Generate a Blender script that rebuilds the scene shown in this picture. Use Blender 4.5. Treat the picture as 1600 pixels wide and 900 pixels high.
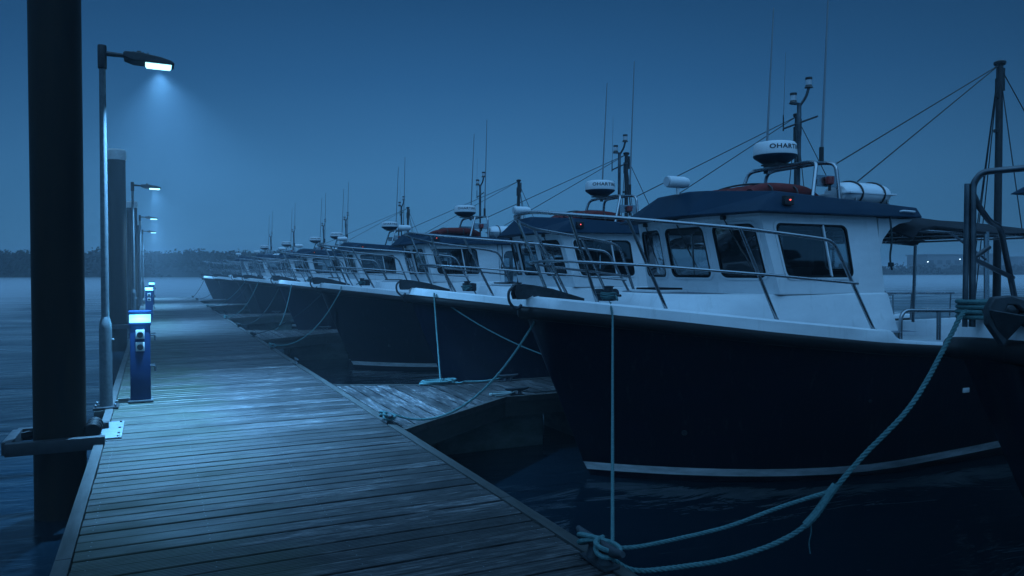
import bpy, bmesh, math, random
from mathutils import Vector, Matrix
from mathutils.geometry import tessellate_polygon
random.seed(7)
R = math.radians
# ------------------------------------------------------------ scene, camera, sky
for o in list(bpy.data.objects): bpy.data.objects.remove(o)
S = bpy.context.scene
COL = S.collection
S.render.engine = 'CYCLES'
S.cycles.use_denoising = True
S.cycles.use_adaptive_sampling = True
S.cycles.adaptive_threshold = 0.012
S.cycles.max_bounces = 6
S.cycles.diffuse_bounces = 3
S.cycles.glossy_bounces = 3
S.cycles.transmission_bounces = 4
S.cycles.transparent_max_bounces = 12
S.cycles.volume_bounces = 1
S.cycles.sample_clamp_indirect = 3.0
S.view_settings.view_transform = 'Standard'
S.view_settings.look = 'None'
S.view_settings.gamma = 1
S.view_settings.exposure = -0.14

cam = bpy.data.cameras.new('camera')
cam.sensor_width = 36
cam.lens = 36 * 1180 / 1600
cam.clip_end = 4000
cam.clip_start = 0.05
camo = bpy.data.objects.new('camera', cam)
COL.objects.link(camo)
camo.location = (0, 0, 1.6)
camo.rotation_euler = (R(90 - 1.26), 0, R(-25.47))
S.camera = camo

world = bpy.data.worlds.new('World')
S.world = world
world.use_nodes = True
SUN_EL, SUN_AZ = 24, 200
def build_world():
    nt = world.node_tree; N = nt.nodes; L = nt.links
    N.clear()
    out = N.new('ShaderNodeOutputWorld')
    sky = N.new('ShaderNodeTexSky'); sky.sky_type = 'NISHITA'; sky.sun_disc = False
    sky.sun_elevation = R(SUN_EL); sky.sun_rotation = R(SUN_AZ)
    tint = N.new('ShaderNodeMix'); tint.data_type = 'RGBA'; tint.blend_type = 'MULTIPLY'
    tint.inputs[0].default_value = 1
    tint.inputs[7].default_value = (.012, .034, .060, 1)
    L.new(sky.outputs[0], tint.inputs[6])
    b1 = N.new('ShaderNodeBackground'); b1.inputs[1].default_value = 0.1
    L.new(tint.outputs[2], b1.inputs[0])
    tc = N.new('ShaderNodeTexCoord')
    sep = N.new('ShaderNodeSeparateXYZ'); L.new(tc.outputs['Generated'], sep.inputs[0])
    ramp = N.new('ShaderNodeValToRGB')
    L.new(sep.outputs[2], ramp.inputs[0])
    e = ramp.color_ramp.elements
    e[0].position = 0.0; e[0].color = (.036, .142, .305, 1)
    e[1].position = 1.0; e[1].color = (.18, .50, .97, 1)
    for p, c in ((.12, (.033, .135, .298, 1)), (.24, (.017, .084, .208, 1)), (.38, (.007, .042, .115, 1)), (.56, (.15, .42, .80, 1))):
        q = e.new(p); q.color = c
    # the thick overcast is palest towards the far end of the harbour
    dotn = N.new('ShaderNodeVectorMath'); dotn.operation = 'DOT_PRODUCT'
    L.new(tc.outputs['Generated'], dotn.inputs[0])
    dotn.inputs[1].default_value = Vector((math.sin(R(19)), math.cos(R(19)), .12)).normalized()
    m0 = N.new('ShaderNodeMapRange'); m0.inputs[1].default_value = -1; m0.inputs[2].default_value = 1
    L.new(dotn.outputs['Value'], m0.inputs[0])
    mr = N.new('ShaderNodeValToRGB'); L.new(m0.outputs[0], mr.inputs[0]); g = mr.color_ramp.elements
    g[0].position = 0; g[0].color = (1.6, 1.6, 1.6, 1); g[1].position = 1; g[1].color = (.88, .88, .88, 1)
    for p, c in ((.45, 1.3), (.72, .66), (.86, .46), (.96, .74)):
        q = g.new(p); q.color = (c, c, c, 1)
    # unseen sky overhead and behind the camera raised to light the white parts
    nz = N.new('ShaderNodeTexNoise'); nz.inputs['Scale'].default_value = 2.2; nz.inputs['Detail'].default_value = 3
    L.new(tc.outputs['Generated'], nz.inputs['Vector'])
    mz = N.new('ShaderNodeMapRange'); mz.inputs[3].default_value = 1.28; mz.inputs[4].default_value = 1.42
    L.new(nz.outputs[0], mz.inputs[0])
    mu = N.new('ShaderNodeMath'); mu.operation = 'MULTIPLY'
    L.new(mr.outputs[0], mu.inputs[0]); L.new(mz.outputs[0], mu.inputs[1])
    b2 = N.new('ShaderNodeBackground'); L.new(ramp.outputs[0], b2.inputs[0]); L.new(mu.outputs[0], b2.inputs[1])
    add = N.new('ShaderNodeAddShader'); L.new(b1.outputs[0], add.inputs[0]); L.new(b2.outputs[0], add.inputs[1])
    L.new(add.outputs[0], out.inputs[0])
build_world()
sl = bpy.data.lights.new('sun', 'SUN'); sl.energy = 0.10; sl.angle = R(35); sl.color = (.35, .66, 1.0)
so = bpy.data.objects.new('sun', sl); COL.objects.link(so)
# azimuth: light arrives over the camera's left shoulder
so.rotation_euler = (R(90 - SUN_EL), 0, R(-(SUN_AZ - 180)))
WATER = -0.70
HAZE_DENSITY = 0.0020

# ------------------------------------------------------------ materials
def mat(name, base, rough=.5, metal=0, spec=.5, noise=None, bump=None, coat=0, emis=None, alpha=None):
    m = bpy.data.materials.new(name); m.use_nodes = True
    nt = m.node_tree; b = nt.nodes['Principled BSDF']
    b.inputs['Base Color'].default_value = (*base, 1)
    b.inputs['Roughness'].default_value = rough
    b.inputs['Metallic'].default_value = metal
    b.inputs['Specular IOR Level'].default_value = spec
    b.inputs['Coat Weight'].default_value = coat
    tc = nt.nodes.new('ShaderNodeTexCoord')
    if noise:
        scale, dark, stretch = noise
        mp = nt.nodes.new('ShaderNodeMapping'); mp.inputs['Scale'].default_value = stretch
        nt.links.new(tc.outputs['Object'], mp.inputs[0])
        n = nt.nodes.new('ShaderNodeTexNoise'); n.inputs['Scale'].default_value = scale; n.inputs['Detail'].default_value = 6
        n.inputs['Roughness'].default_value = .62
        nt.links.new(mp.outputs[0], n.inputs['Vector'])
        r = nt.nodes.new('ShaderNodeValToRGB')
        r.color_ramp.elements[0].position = .32; r.color_ramp.elements[1].position = .68
        r.color_ramp.elements[0].color = (*dark, 1); r.color_ramp.elements[1].color = (*base, 1)
        nt.links.new(n.outputs[0], r.inputs[0]); nt.links.new(r.outputs[0], b.inputs['Base Color'])
        mr = nt.nodes.new('ShaderNodeMapRange'); mr.inputs[3].default_value = min(1, rough + .12); mr.inputs[4].default_value = max(.03, rough - .06)
        nt.links.new(n.outputs[0], mr.inputs[0]); nt.links.new(mr.outputs[0], b.inputs['Roughness'])
    if bump:
        sc, st, di = bump
        n2 = nt.nodes.new('ShaderNodeTexNoise'); n2.inputs['Scale'].default_value = sc; n2.inputs['Detail'].default_value = 4
        nt.links.new(tc.outputs['Object'], n2.inputs['Vector'])
        bp = nt.nodes.new('ShaderNodeBump'); bp.inputs['Strength'].default_value = st; bp.inputs['Distance'].default_value = di
        nt.links.new(n2.outputs[0], bp.inputs['Height']); nt.links.new(bp.outputs[0], b.inputs['Normal'])
    if emis:
        b.inputs['Emission Color'].default_value = (*emis[0], 1); b.inputs['Emission Strength'].default_value = emis[1]
    return m

M = {}
M['hull'] = mat('navy_gelcoat', (.0022, .0040, .012), .34, 0, .16, (1.6, (.0014, .0022, .007), (1, 1, 2)), (7, .08, .02))
def streaks(m, col, amt):
    nt = m.node_tree; N = nt.nodes; L = nt.links; b = N['Principled BSDF']
    src = b.inputs['Base Color'].links[0].from_socket
    tc = N.new('ShaderNodeTexCoord'); mp = N.new('ShaderNodeMapping'); mp.inputs['Scale'].default_value = (9, 9, .55)
    L.new(tc.outputs['Object'], mp.inputs[0]); n = N.new('ShaderNodeTexNoise'); n.inputs['Scale'].default_value = 1.5; n.inputs['Detail'].default_value = 7; n.inputs['Roughness'].default_value = .7
    L.new(mp.outputs[0], n.inputs['Vector']); r = N.new('ShaderNodeMapRange'); r.inputs[1].default_value = .56; r.inputs[2].default_value = .78; r.inputs[4].default_value = amt
    L.new(n.outputs[0], r.inputs[0]); mx = N.new('ShaderNodeMix'); mx.data_type = 'RGBA'
    L.new(r.outputs[0], mx.inputs[0]); L.new(src, mx.inputs[6]); mx.inputs[7].default_value = (*col, 1); L.new(mx.outputs[2], b.inputs['Base Color'])
streaks(M['hull'], (.035, .042, .048), .55)
M['antifoul'] = mat('antifouling', (.010, .007, .006), .7, 0, .3, (5, (.004, .005, .004), (1, 1, 1)))
M['stripe'] = mat('boot_stripe_paint', (.80, .84, .86), .5, 0, .4, (2.2, (.34, .38, .38), (1, 1, 5)))
M['white'] = mat('white_gelcoat', (.74, .76, .78), .34, 0, .5, (1.7, (.60, .625, .65), (1, 1, 2.5)), (20, .04, .01))
streaks(M['white'], (.33, .34, .33), .45)
M['grey_deck'] = mat('nonslip_deck', (.22, .25, .29), .75, 0, .3, (30, (.17, .19, .22), (1, 1, 1)), (160, .3, .003))
M['roof'] = mat('blue_roof_paint', (.004, .025, .050), .55, 0, .10, (2.5, (.003, .020, .040), (1, 1, 1)), (12, .06, .01))
M['rubber'] = mat('black_rubber', (.0045, .005, .006), .5, 0, .18, (6, (.003, .003, .004), (1, 1, 1)), (40, .15, .004))
M['steel'] = mat('stainless_tube', (.36, .38, .40), .24, 1, .5, (3, (.29, .31, .33), (1, 1, 1)))
M['galv'] = mat('galvanised_steel', (.10, .12, .13), .48, .6, .5, (22, (.06, .075, .085), (1, 1, 1)), (50, .12, .003))
M['darkmetal'] = mat('dark_painted_metal', (.020, .023, .027), .42, .3, .5, (12, (.012, .013, .015), (1, 1, 1)))
M['darksteel'] = mat('dark_tube', (.14, .155, .17), .30, .9, .5, (5, (.05, .055, .065), (1, 1, 1)))
M['castmetal'] = mat('dull_cast_metal', (.045, .055, .065), .5, .5, .4, (18, (.025, .03, .034), (1, 1, 1)), (40, .2, .003))
M['plastic'] = mat('black_plastic', (.012, .013, .015), .35, 0, .5)
M['red'] = mat('red_canvas', (.17, .026, .023), .8, 0, .2, (9, (.09, .015, .014), (1, 1, 1)), (30, .3, .01))
M['canvas'] = mat('dark_canvas', (.018, .022, .028), .85, 0, .2, (6, (.010, .012, .016), (1, 1, 1)), (14, .4, .02))
M['lining'] = mat('shade_dark_lining', (.06, .062, .065), .8, 0, .3)  # pale interior coloured dark to stand in for the dim shade indoors
M['seat'] = mat('seat_vinyl', (.03, .03, .035), .6)
M['curtain'] = mat('pale_cabin_panel', (.55, .56, .56), .7)
M['rope'] = mat('teal_rope', (.085, .175, .180), .85, 0, .15, (60, (.035, .095, .10), (1, 1, 1)), (300, .5, .002))
M['rope_pale'] = mat('pale_rope', (.16, .20, .20), .8, 0, .2, (60, (.09, .12, .12), (1, 1, 1)))
M['rope_dark'] = mat('dark_rope', (.022, .035, .040), .8, 0, .2)
M['wire'] = mat('rigging_wire', (.025, .03, .035), .5, .5)
M['whip'] = mat('antenna_fibreglass', (.17, .20, .23), .4)
M['lampshell'] = mat('lamp_housing', (.045, .05, .055), .42, .5, .5, (30, (.03, .034, .038), (1, 1, 1)))
M['led'] = mat('led_panel', (.8, .9, 1), .4, emis=((.36, .86, 1.0), 3.2))
M['pedlight'] = mat('pedestal_diffuser', (.7, .85, 1), .5, emis=((.17, .60, 1.0), 1.7))
M['pedblue'] = mat('pedestal_blue_paint', (.001, .020, .070), .5, 0, .2, (5, (.0008, .015, .052), (1, 1, 1)), (25, .05, .005))
M['redled'] = mat('red_port_lamp', (.6, .1, .1), .4, emis=((1.0, .10, .08), 2.5))
M['redglass'] = mat('red_lens', (.20, .018, .014), .2, 0, .5)
M['lens'] = mat('lamp_lens', (.42, .46, .50), .12, 0, .6)
M['whiteled'] = mat('distant_lamp', (.8, .8, .8), .4, emis=((.75, .92, 1.0), 5.0))
M['text'] = mat('black_lettering', (.010, .012, .02), .4)
M['alu'] = mat('checker_plate', (.20, .23, .25), .42, .6, .5, (26, (.12, .145, .16), (1, 1, 1)), (90, .3, .003))
M['pile'] = mat('tarred_steel_pile', (.0035, .0033, .0032), .50, 0, .13, (2.4, (.014, .009, .005), (3, 3, .5)), (9, .25, .01))
M['pilecap'] = mat('pile_cap_plastic', (.42, .44, .45), .5, 0, .4, (8, (.30, .31, .31), (1, 1, 1)))
M['beam'] = mat('edge_timber', (.045, .046, .045), .6, 0, .3, (3, (.020, .022, .021), (6, .8, 6)), (40, .25, .004))
M['fascia'] = mat('dark_fascia_timber', (.030, .034, .032), .7, 0, .3, (5, (.014, .020, .018), (1, 1, 3)), (12, .3, .01))
M['float'] = mat('concrete_float', (.075, .10, .095), .8, 0, .3, (4, (.025, .04, .036), (1, 1, 2)), (20, .3, .01))
M['rock'] = mat('breakwater_stone', (.07, .075, .08), .9, 0, .2, (.5, (.035, .04, .04), (1, 1, 1)), (1.2, .8, .4))
M['earth'] = mat('bank_earth', (.014, .017, .013), .95, 0, .1, (.25, (.007, .009, .006), (1, 1, 1)))
M['leaf'] = mat('dark_foliage', (.016, .024, .013), .9, 0, .05, (.12, (.006, .010, .005), (1, 1, 1)))
M['wall'] = mat('pale_rendered_wall', (.17, .18, .19), .8, 0, .2, (.3, (.14, .15, .16), (1, 1, 1)))
M['slate'] = mat('slate_roof', (.12, .13, .14), .7)
M['winglass'] = mat('dark_house_window', (.02, .025, .03), .15)

def glass_mat():
    m = bpy.data.materials.new('window_glass'); m.use_nodes = True
    nt = m.node_tree; nt.nodes.clear()
    o = nt.nodes.new('ShaderNodeOutputMaterial'); mx = nt.nodes.new('ShaderNodeMixShader')
    t = nt.nodes.new('ShaderNodeBsdfTransparent'); t.inputs[0].default_value = (.62, .68, .70, 1)
    g = nt.nodes.new('ShaderNodeBsdfGlossy'); g.inputs['Roughness'].default_value = .04; g.inputs[0].default_value = (.9, .95, 1, 1)
    geo = nt.nodes.new('ShaderNodeNewGeometry'); d = nt.nodes.new('ShaderNodeVectorMath'); d.operation = 'DOT_PRODUCT'
    nt.links.new(geo.outputs['Incoming'], d.inputs[0]); nt.links.new(geo.outputs['Normal'], d.inputs[1])
    ab = nt.nodes.new('ShaderNodeMath'); ab.operation = 'ABSOLUTE'; nt.links.new(d.outputs['Value'], ab.inputs[0])
    su = nt.nodes.new('ShaderNodeMath'); su.operation = 'SUBTRACT'; su.inputs[0].default_value = 1; nt.links.new(ab.outputs[0], su.inputs[1])
    pw = nt.nodes.new('ShaderNodeMath'); pw.operation = 'POWER'; pw.inputs[1].default_value = 5; nt.links.new(su.outputs[0], pw.inputs[0])
    f = nt.nodes.new('ShaderNodeMath'); f.operation = 'MULTIPLY_ADD'; f.inputs[1].default_value = .93; f.inputs[2].default_value = .07; nt.links.new(pw.outputs[0], f.inputs[0])
    nt.links.new(f.outputs[0], mx.inputs[0]); nt.links.new(t.outputs[0], mx.inputs[1]); nt.links.new(g.outputs[0], mx.inputs[2])
    nt.links.new(mx.outputs[0], o.inputs[0])
    return m
M['glass'] = glass_mat()

def water_mat():
    m = bpy.data.materials.new('harbour_water'); m.use_nodes = True
    nt = m.node_tree; b = nt.nodes['Principled BSDF']; N = nt.nodes; L = nt.links
    b.inputs['Base Color'].default_value = (.0015, .006, .010, 1)
    b.inputs['Roughness'].default_value = .10
    b.inputs['IOR'].default_value = 1.33
    tc = N.new('ShaderNodeTexCoord')
    mp = N.new('ShaderNodeMapping'); mp.inputs['Rotation'].default_value = (0, 0, R(25)); mp.inputs['Scale'].default_value = (.55, 1.5, 1)
    L.new(tc.outputs['Object'], mp.inputs[0])
    n1 = N.new('ShaderNodeTexNoise'); n1.inputs['Scale'].default_value = 1.7; n1.inputs['Detail'].default_value = 4; n1.inputs['Distortion'].default_value = .6
    n2 = N.new('ShaderNodeTexNoise'); n2.inputs['Scale'].default_value = .33; n2.inputs['Detail'].default_value = 2
    L.new(mp.outputs[0], n1.inputs['Vector']); L.new(mp.outputs[0], n2.inputs['Vector'])
    ad = N.new('ShaderNodeMath'); ad.operation = 'MULTIPLY_ADD'; ad.inputs[1].default_value = .35
    L.new(n1.outputs[0], ad.inputs[0]); L.new(n2.outputs[0], ad.inputs[2])
    bp = N.new('ShaderNodeBump'); bp.inputs['Strength'].default_value = .55; bp.inputs['Distance'].default_value = .15
    L.new(ad.outputs[0], bp.inputs['Height']); L.new(bp.outputs[0], b.inputs['Normal'])
    mr = N.new('ShaderNodeMapRange'); mr.inputs[1].default_value = .35; mr.inputs[2].default_value = .65
    mr.inputs[3].default_value = .05; mr.inputs[4].default_value = .22
    L.new(n2.outputs[0], mr.inputs[0]); L.new(mr.outputs[0], b.inputs['Roughness'])
    return m
M['water'] = water_mat()

def wood_mat(name, along, grooved, gain=1.0):
    """weathered decking; boards run along axis 0 (x) or 1 (y)"""
    m = bpy.data.materials.new(name); m.use_nodes = True
    nt = m.node_tree; b = nt.nodes['Principled BSDF']; N = nt.nodes; L = nt.links
    tc = N.new('ShaderNodeTexCoord'); geo = N.new('ShaderNodeNewGeometry')
    st = (1.5, 16, 9) if along == 0 else (16, 1.5, 9)
    # every board gets its own stretch of grain
    off = N.new('ShaderNodeCombineXYZ'); ms = N.new('ShaderNodeMath'); ms.operation = 'MULTIPLY'; ms.inputs[1].default_value = 47
    L.new(geo.outputs['Random Per Island'], ms.inputs[0]); L.new(ms.outputs[0], off.inputs[along]); L.new(ms.outputs[0], off.inputs[2])
    va = N.new('ShaderNodeVectorMath'); L.new(tc.outputs['Object'], va.inputs[0]); L.new(off.outputs[0], va.inputs[1])
    mp = N.new('ShaderNodeMapping'); mp.inputs['Scale'].default_value = st; L.new(va.outputs[0], mp.inputs[0])
    grain = N.new('ShaderNodeTexNoise'); grain.inputs['Scale'].default_value = 2.6; grain.inputs['Detail'].default_value = 8; grain.inputs['Roughness'].default_value = .68
    L.new(mp.outputs[0], grain.inputs['Vector'])
    cr = N.new('ShaderNodeValToRGB'); L.new(grain.outputs[0], cr.inputs[0])
    e = cr.color_ramp.elements
    e[0].position = .36; e[0].color = (.004, .004, .005, 1); e[1].position = .62; e[1].color = (.112, .106, .106, 1)
    q = e.new(.50); q.color = (.026, .0255, .028, 1)
    # board to board tone
    tone = N.new('ShaderNodeMapRange'); tone.inputs[3].default_value = .12 * gain; tone.inputs[4].default_value = 1.22 * gain
    L.new(geo.outputs['Random Per Island'], tone.inputs[0])
    # broad stains lying across the boards
    mp2 = N.new('ShaderNodeMapping'); mp2.inputs['Scale'].default_value = (.55, 1.3, 1) if along == 0 else (1.3, .55, 1)
    L.new(tc.outputs['Object'], mp2.inputs[0])
    blot = N.new('ShaderNodeTexNoise'); blot.inputs['Scale'].default_value = 1.5; blot.inputs['Detail'].default_value = 5; blot.inputs['Roughness'].default_value = .6
    L.new(mp2.outputs[0], blot.inputs['Vector'])
    bm_ = N.new('ShaderNodeMapRange'); bm_.inputs[1].default_value = .36; bm_.inputs[2].default_value = .62
    bm_.inputs[3].default_value = .34; bm_.inputs[4].default_value = 1.28
    L.new(blot.outputs[0], bm_.inputs[0])
    mm = N.new('ShaderNodeMath'); mm.operation = 'MULTIPLY'; L.new(tone.outputs[0], mm.inputs[0]); L.new(bm_.outputs[0], mm.inputs[1])
    # gritty worn specks
    gr = N.new('ShaderNodeTexNoise'); gr.inputs['Scale'].default_value = 26; gr.inputs['Detail'].default_value = 5; gr.inputs['Roughness'].default_value = .75
    mpg = N.new('ShaderNodeMapping'); mpg.inputs['Scale'].default_value = (.45, 1.6, 1) if along == 0 else (1.6, .45, 1)
    L.new(va.outputs[0], mpg.inputs[0]); L.new(mpg.outputs[0], gr.inputs['Vector'])
    grm = N.new('ShaderNodeMapRange'); grm.inputs[1].default_value = .38; grm.inputs[2].default_value = .64; grm.inputs[3].default_value = .58; grm.inputs[4].default_value = 1.45
    L.new(gr.outputs[0], grm.inputs[0])
    mm2 = N.new('ShaderNodeMath'); mm2.operation = 'MULTIPLY'; L.new(mm.outputs[0], mm2.inputs[0]); L.new(grm.outputs[0], mm2.inputs[1]); mm = mm2
    mul = N.new('ShaderNodeVectorMath'); mul.operation = 'SCALE'; L.new(cr.outputs[0], mul.inputs[0]); L.new(mm.outputs[0], mul.inputs['Scale'])
    last = mul.outputs[0]
    sep = N.new('ShaderNodeSeparateXYZ'); L.new(tc.outputs['Object'], sep.inputs[0])
    if along == 0:
        # green algae growing along the unused left edge
        al = N.new('ShaderNodeMapRange'); al.inputs[1].default_value = .55; al.inputs[2].default_value = -.45
        L.new(sep.outputs[0], al.inputs[0])
        an = N.new('ShaderNodeTexNoise'); an.inputs['Scale'].default_value = 2.2; an.inputs['Detail'].default_value = 6
        L.new(mp2.outputs[0], an.inputs['Vector'])
        am = N.new('ShaderNodeMath'); am.operation = 'MULTIPLY'; L.new(al.outputs[0], am.inputs[0]); L.new(an.outputs[0], am.inputs[1])
        am2 = N.new('ShaderNodeMapRange'); am2.inputs[1].default_value = .26; am2.inputs[2].default_value = .55; am2.inputs[4].default_value = .8
        L.new(am.outputs[0], am2.inputs[0])
        mx = N.new('ShaderNodeMix'); mx.data_type = 'RGBA'; L.new(am2.outputs[0], mx.inputs[0]); L.new(last, mx.inputs[6])
        mx.inputs[7].default_value = (.012, .019, .008, 1)
        last = mx.outputs[2]
    L.new(last, b.inputs['Base Color'])
    # damp patches shine more
    rr = N.new('ShaderNodeMapRange'); rr.inputs[1].default_value = .35; rr.inputs[2].default_value = .65
    rr.inputs[3].default_value = .44; rr.inputs[4].default_value = .75
    L.new(blot.outputs[0], rr.inputs[0]); L.new(rr.outputs[0], b.inputs['Roughness'])
    b.inputs['Specular IOR Level'].default_value = .40
    hgt = N.new('ShaderNodeMath'); hgt.operation = 'MULTIPLY'; hgt.inputs[1].default_value = .35
    L.new(grain.outputs[0], hgt.inputs[0]); h = hgt.outputs[0]
    if grooved:
        w = N.new('ShaderNodeMath'); w.operation = 'MULTIPLY'; w.inputs[1].default_value = 2 * math.pi / .0222
        L.new(sep.outputs[1 if along == 0 else 0], w.inputs[0])
        sn = N.new('ShaderNodeMath'); sn.operation = 'SINE'; L.new(w.outputs[0], sn.inputs[0])
        s2 = N.new('ShaderNodeMath'); s2.operation = 'MULTIPLY_ADD'; s2.inputs[1].default_value = .5; L.new(sn.outputs[0], s2.inputs[0]); L.new(h, s2.inputs[2])
        h = s2.outputs[0]
    bp = N.new('ShaderNodeBump'); bp.inputs['Strength'].default_value = .7; bp.inputs['Distance'].default_value = .006 if grooved else .009
    L.new(h, bp.inputs['Height']); L.new(bp.outputs[0], b.inputs['Normal'])
    return m
M['wood'] = wood_mat('weathered_decking', 0, False)
M['woodgroove'] = wood_mat('grooved_decking', 0, True)
M['fingerwood'] = wood_mat('finger_decking', 1, True, 1.45)

# ------------------------------------------------------------ mesh helpers
class MB:
    def __init__(self): self.v = []; self.f = []; self.mi = []; self.cur = 0
    def add(self, vs, fs):
        k = len(self.v); self.v += [tuple(p) for p in vs]
        for f in fs: self.f.append([k + i for i in f]); self.mi.append(self.cur)
        return self
    def box(self, c, s, rot=None, bev=0, ax=None):
        bm = bmesh.new(); bmesh.ops.create_cube(bm, size=1)
        for v in bm.verts: v.co = Vector((v.co.x * s[0], v.co.y * s[1], v.co.z * s[2]))
        if bev: bmesh.ops.bevel(bm, geom=bm.edges[:], offset=bev, segments=2, affect='EDGES', profile=.7)
        if rot is not None:
            mt = rot if isinstance(rot, Matrix) else Matrix.Rotation(rot, 3, ax or 'Z')
            for v in bm.verts: v.co = mt @ v.co
        for v in bm.verts: v.co += Vector(c)
        bm.verts.index_update()
        self.add([v.co[:] for v in bm.verts], [[v.index for v in f.verts] for f in bm.faces]); bm.free()
        return self
    def bar(self, a, b, w, h):
        a = Vector(a); b = Vector(b); d = (b - a); l = d.length; d.normalize()
        up = Vector((0, 0, 1)) if abs(d.z) < .95 else Vector((0, 1, 0))
        s = d.cross(up).normalized(); u = s.cross(d)
        vs = []
        for p in (a, b):
            for i, j in ((-1, -1), (1, -1), (1, 1), (-1, 1)): vs.append(p + s * i * w / 2 + u * j * h / 2)
        self.add(vs, [(0, 1, 2, 3), (7, 6, 5, 4), (0, 4, 5, 1), (1, 5, 6, 2), (2, 6, 7, 3), (3, 7, 4, 0)]); return self
    def tube(self, pts, r, n=10, closed=False, cap=True):
        P = [Vector(p) for p in pts]; m = len(P)
        rs = r if isinstance(r, (list, tuple)) else [r] * m
        T = []
        for i in range(m):
            if closed: t = P[(i + 1) % m] - P[i - 1]
            else: t = P[min(i + 1, m - 1)] - P[max(i - 1, 0)]
            T.append(t.normalized() if t.length > 1e-9 else Vector((0, 0, 1)))
        ref = Vector((0, 0, 1)) if abs(T[0].z) < .9 else Vector((1, 0, 0))
        u = T[0].cross(ref).normalized(); vs = []
        for i in range(m):
            u = (u - T[i] * u.dot(T[i]))
            u = u.normalized() if u.length > 1e-6 else T[i].orthogonal().normalized()
            w = T[i].cross(u)
            for k in range(n):
                a = 2 * math.pi * k / n
                vs.append(P[i] + (u * math.cos(a) + w * math.sin(a)) * rs[i])
        fs = []
        for i in range(m if closed else m - 1):
            j = (i + 1) % m
            for k in range(n):
                l = (k + 1) % n
                fs.append((i * n + k, i * n + l, j * n + l, j * n + k))
        if cap and not closed:
            fs.append(tuple(range(n - 1, -1, -1))); fs.append(tuple((m - 1) * n + k for k in range(n)))
        self.add(vs, fs); return self
    def lathe(self, prof, c=(0, 0, 0), n=20, axis='Z', sx=1, sy=1):
        vs = []; m = len(prof)
        for r, z in prof:
            for k in range(n):
                a = 2 * math.pi * k / n; x = r * math.cos(a) * sx; y = r * math.sin(a) * sy
                p = {'Z': (x, y, z), 'X': (z, x, y), 'Y': (x, z, y)}[axis]
                vs.append((p[0] + c[0], p[1] + c[1], p[2] + c[2]))
        fs = []
        for i in range(m - 1):
            for k in range(n):
                l = (k + 1) % n
                fs.append((i * n + k, i * n + l, (i + 1) * n + l, (i + 1) * n + k))
        fs.append(tuple(range(n - 1, -1, -1))); fs.append(tuple((m - 1) * n + k for k in range(n)))
        self.add(vs, fs); return self
    def prism(self, poly, z0, z1, axis='Z'):
        n = len(poly); vs = []
        for z in (z0, z1):
            for a, b in poly: vs.append({'Z': (a, b, z), 'Y': (a, z, b), 'X': (z, a, b)}[axis])
        fs = [tuple(range(n - 1, -1, -1)), tuple(range(n, 2 * n))]
        for i in range(n):
            j = (i + 1) % n; fs.append((i, j, n + j, n + i))
        self.add(vs, fs); return self
    def build(self, name, material, parent=None, smooth=True, fix=True):
        me = bpy.data.meshes.new(name); me.from_pydata(self.v, [], self.f); me.update()
        mats = material if isinstance(material, (list, tuple)) else [material]
        for q in mats: me.materials.append(M[q] if isinstance(q, str) else q)
        if len(mats) > 1: me.polygons.foreach_set('material_index', self.mi)
        if fix:
            bm = bmesh.new(); bm.from_mesh(me); bmesh.ops.recalc_face_normals(bm, faces=bm.faces[:]); bm.to_mesh(me); bm.free()
        if smooth:
            me.polygons.foreach_set('use_smooth', [True] * len(me.polygons)); me.set_sharp_from_angle(angle=R(38))
        o = bpy.data.objects.new(name, me); COL.objects.link(o)
        if parent is not None: o.parent = parent
        return o

def tag(o, label=None, cat=None, group=None, kind=None):
    if label: o['label'] = label
    if cat: o['category'] = cat
    if group: o['group'] = group
    if kind: o['kind'] = kind
    return o
def empty(name, loc=(0, 0, 0), rz=0):
    o = bpy.data.objects.new(name, None); o.empty_display_size = .2
    o.location = loc; o.rotation_euler = (0, 0, rz); COL.objects.link(o); return o
def children_of(o, alls): return [c for c in alls if c.parent == o]
def copy_tree(o, parent=None, skip=()):
    alls = list(bpy.data.objects)
    c = o.copy(); COL.objects.link(c); c.parent = parent
    for ch in children_of(o, alls):
        if ch.name.split('.')[0] in skip: continue
        copy_tree(ch, c, skip)
    return c
def smooth_path(pts, sub=6):
    P = [Vector(p) for p in pts]; out = []
    for i in range(len(P) - 1):
        p0 = P[max(i - 1, 0)]; p1 = P[i]; p2 = P[i + 1]; p3 = P[min(i + 2, len(P) - 1)]
        for k in range(sub):
            t = k / sub
            out.append(.5 * ((2 * p1) + (p2 - p0) * t + (2 * p0 - 5 * p1 + 4 * p2 - p3) * t * t + (3 * p1 - p0 - 3 * p2 + p3) * t ** 3))
    out.append(P[-1]); return out
def rounded(pts, rad, seg=5):
    """polyline with its inner corners rounded off"""
    P = [Vector(p) for p in pts]; out = [P[0]]
    for i in range(1, len(P) - 1):
        a = (P[i - 1] - P[i]); b = (P[i + 1] - P[i]); r = min(rad, a.length * .45, b.length * .45)
        s = P[i] + a.normalized() * r; e = P[i] + b.normalized() * r
        for k in range(seg + 1):
            t = k / seg; out.append(s * (1 - t) ** 2 + P[i] * 2 * t * (1 - t) + e * t * t)
    out.append(P[-1]); return out

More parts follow.
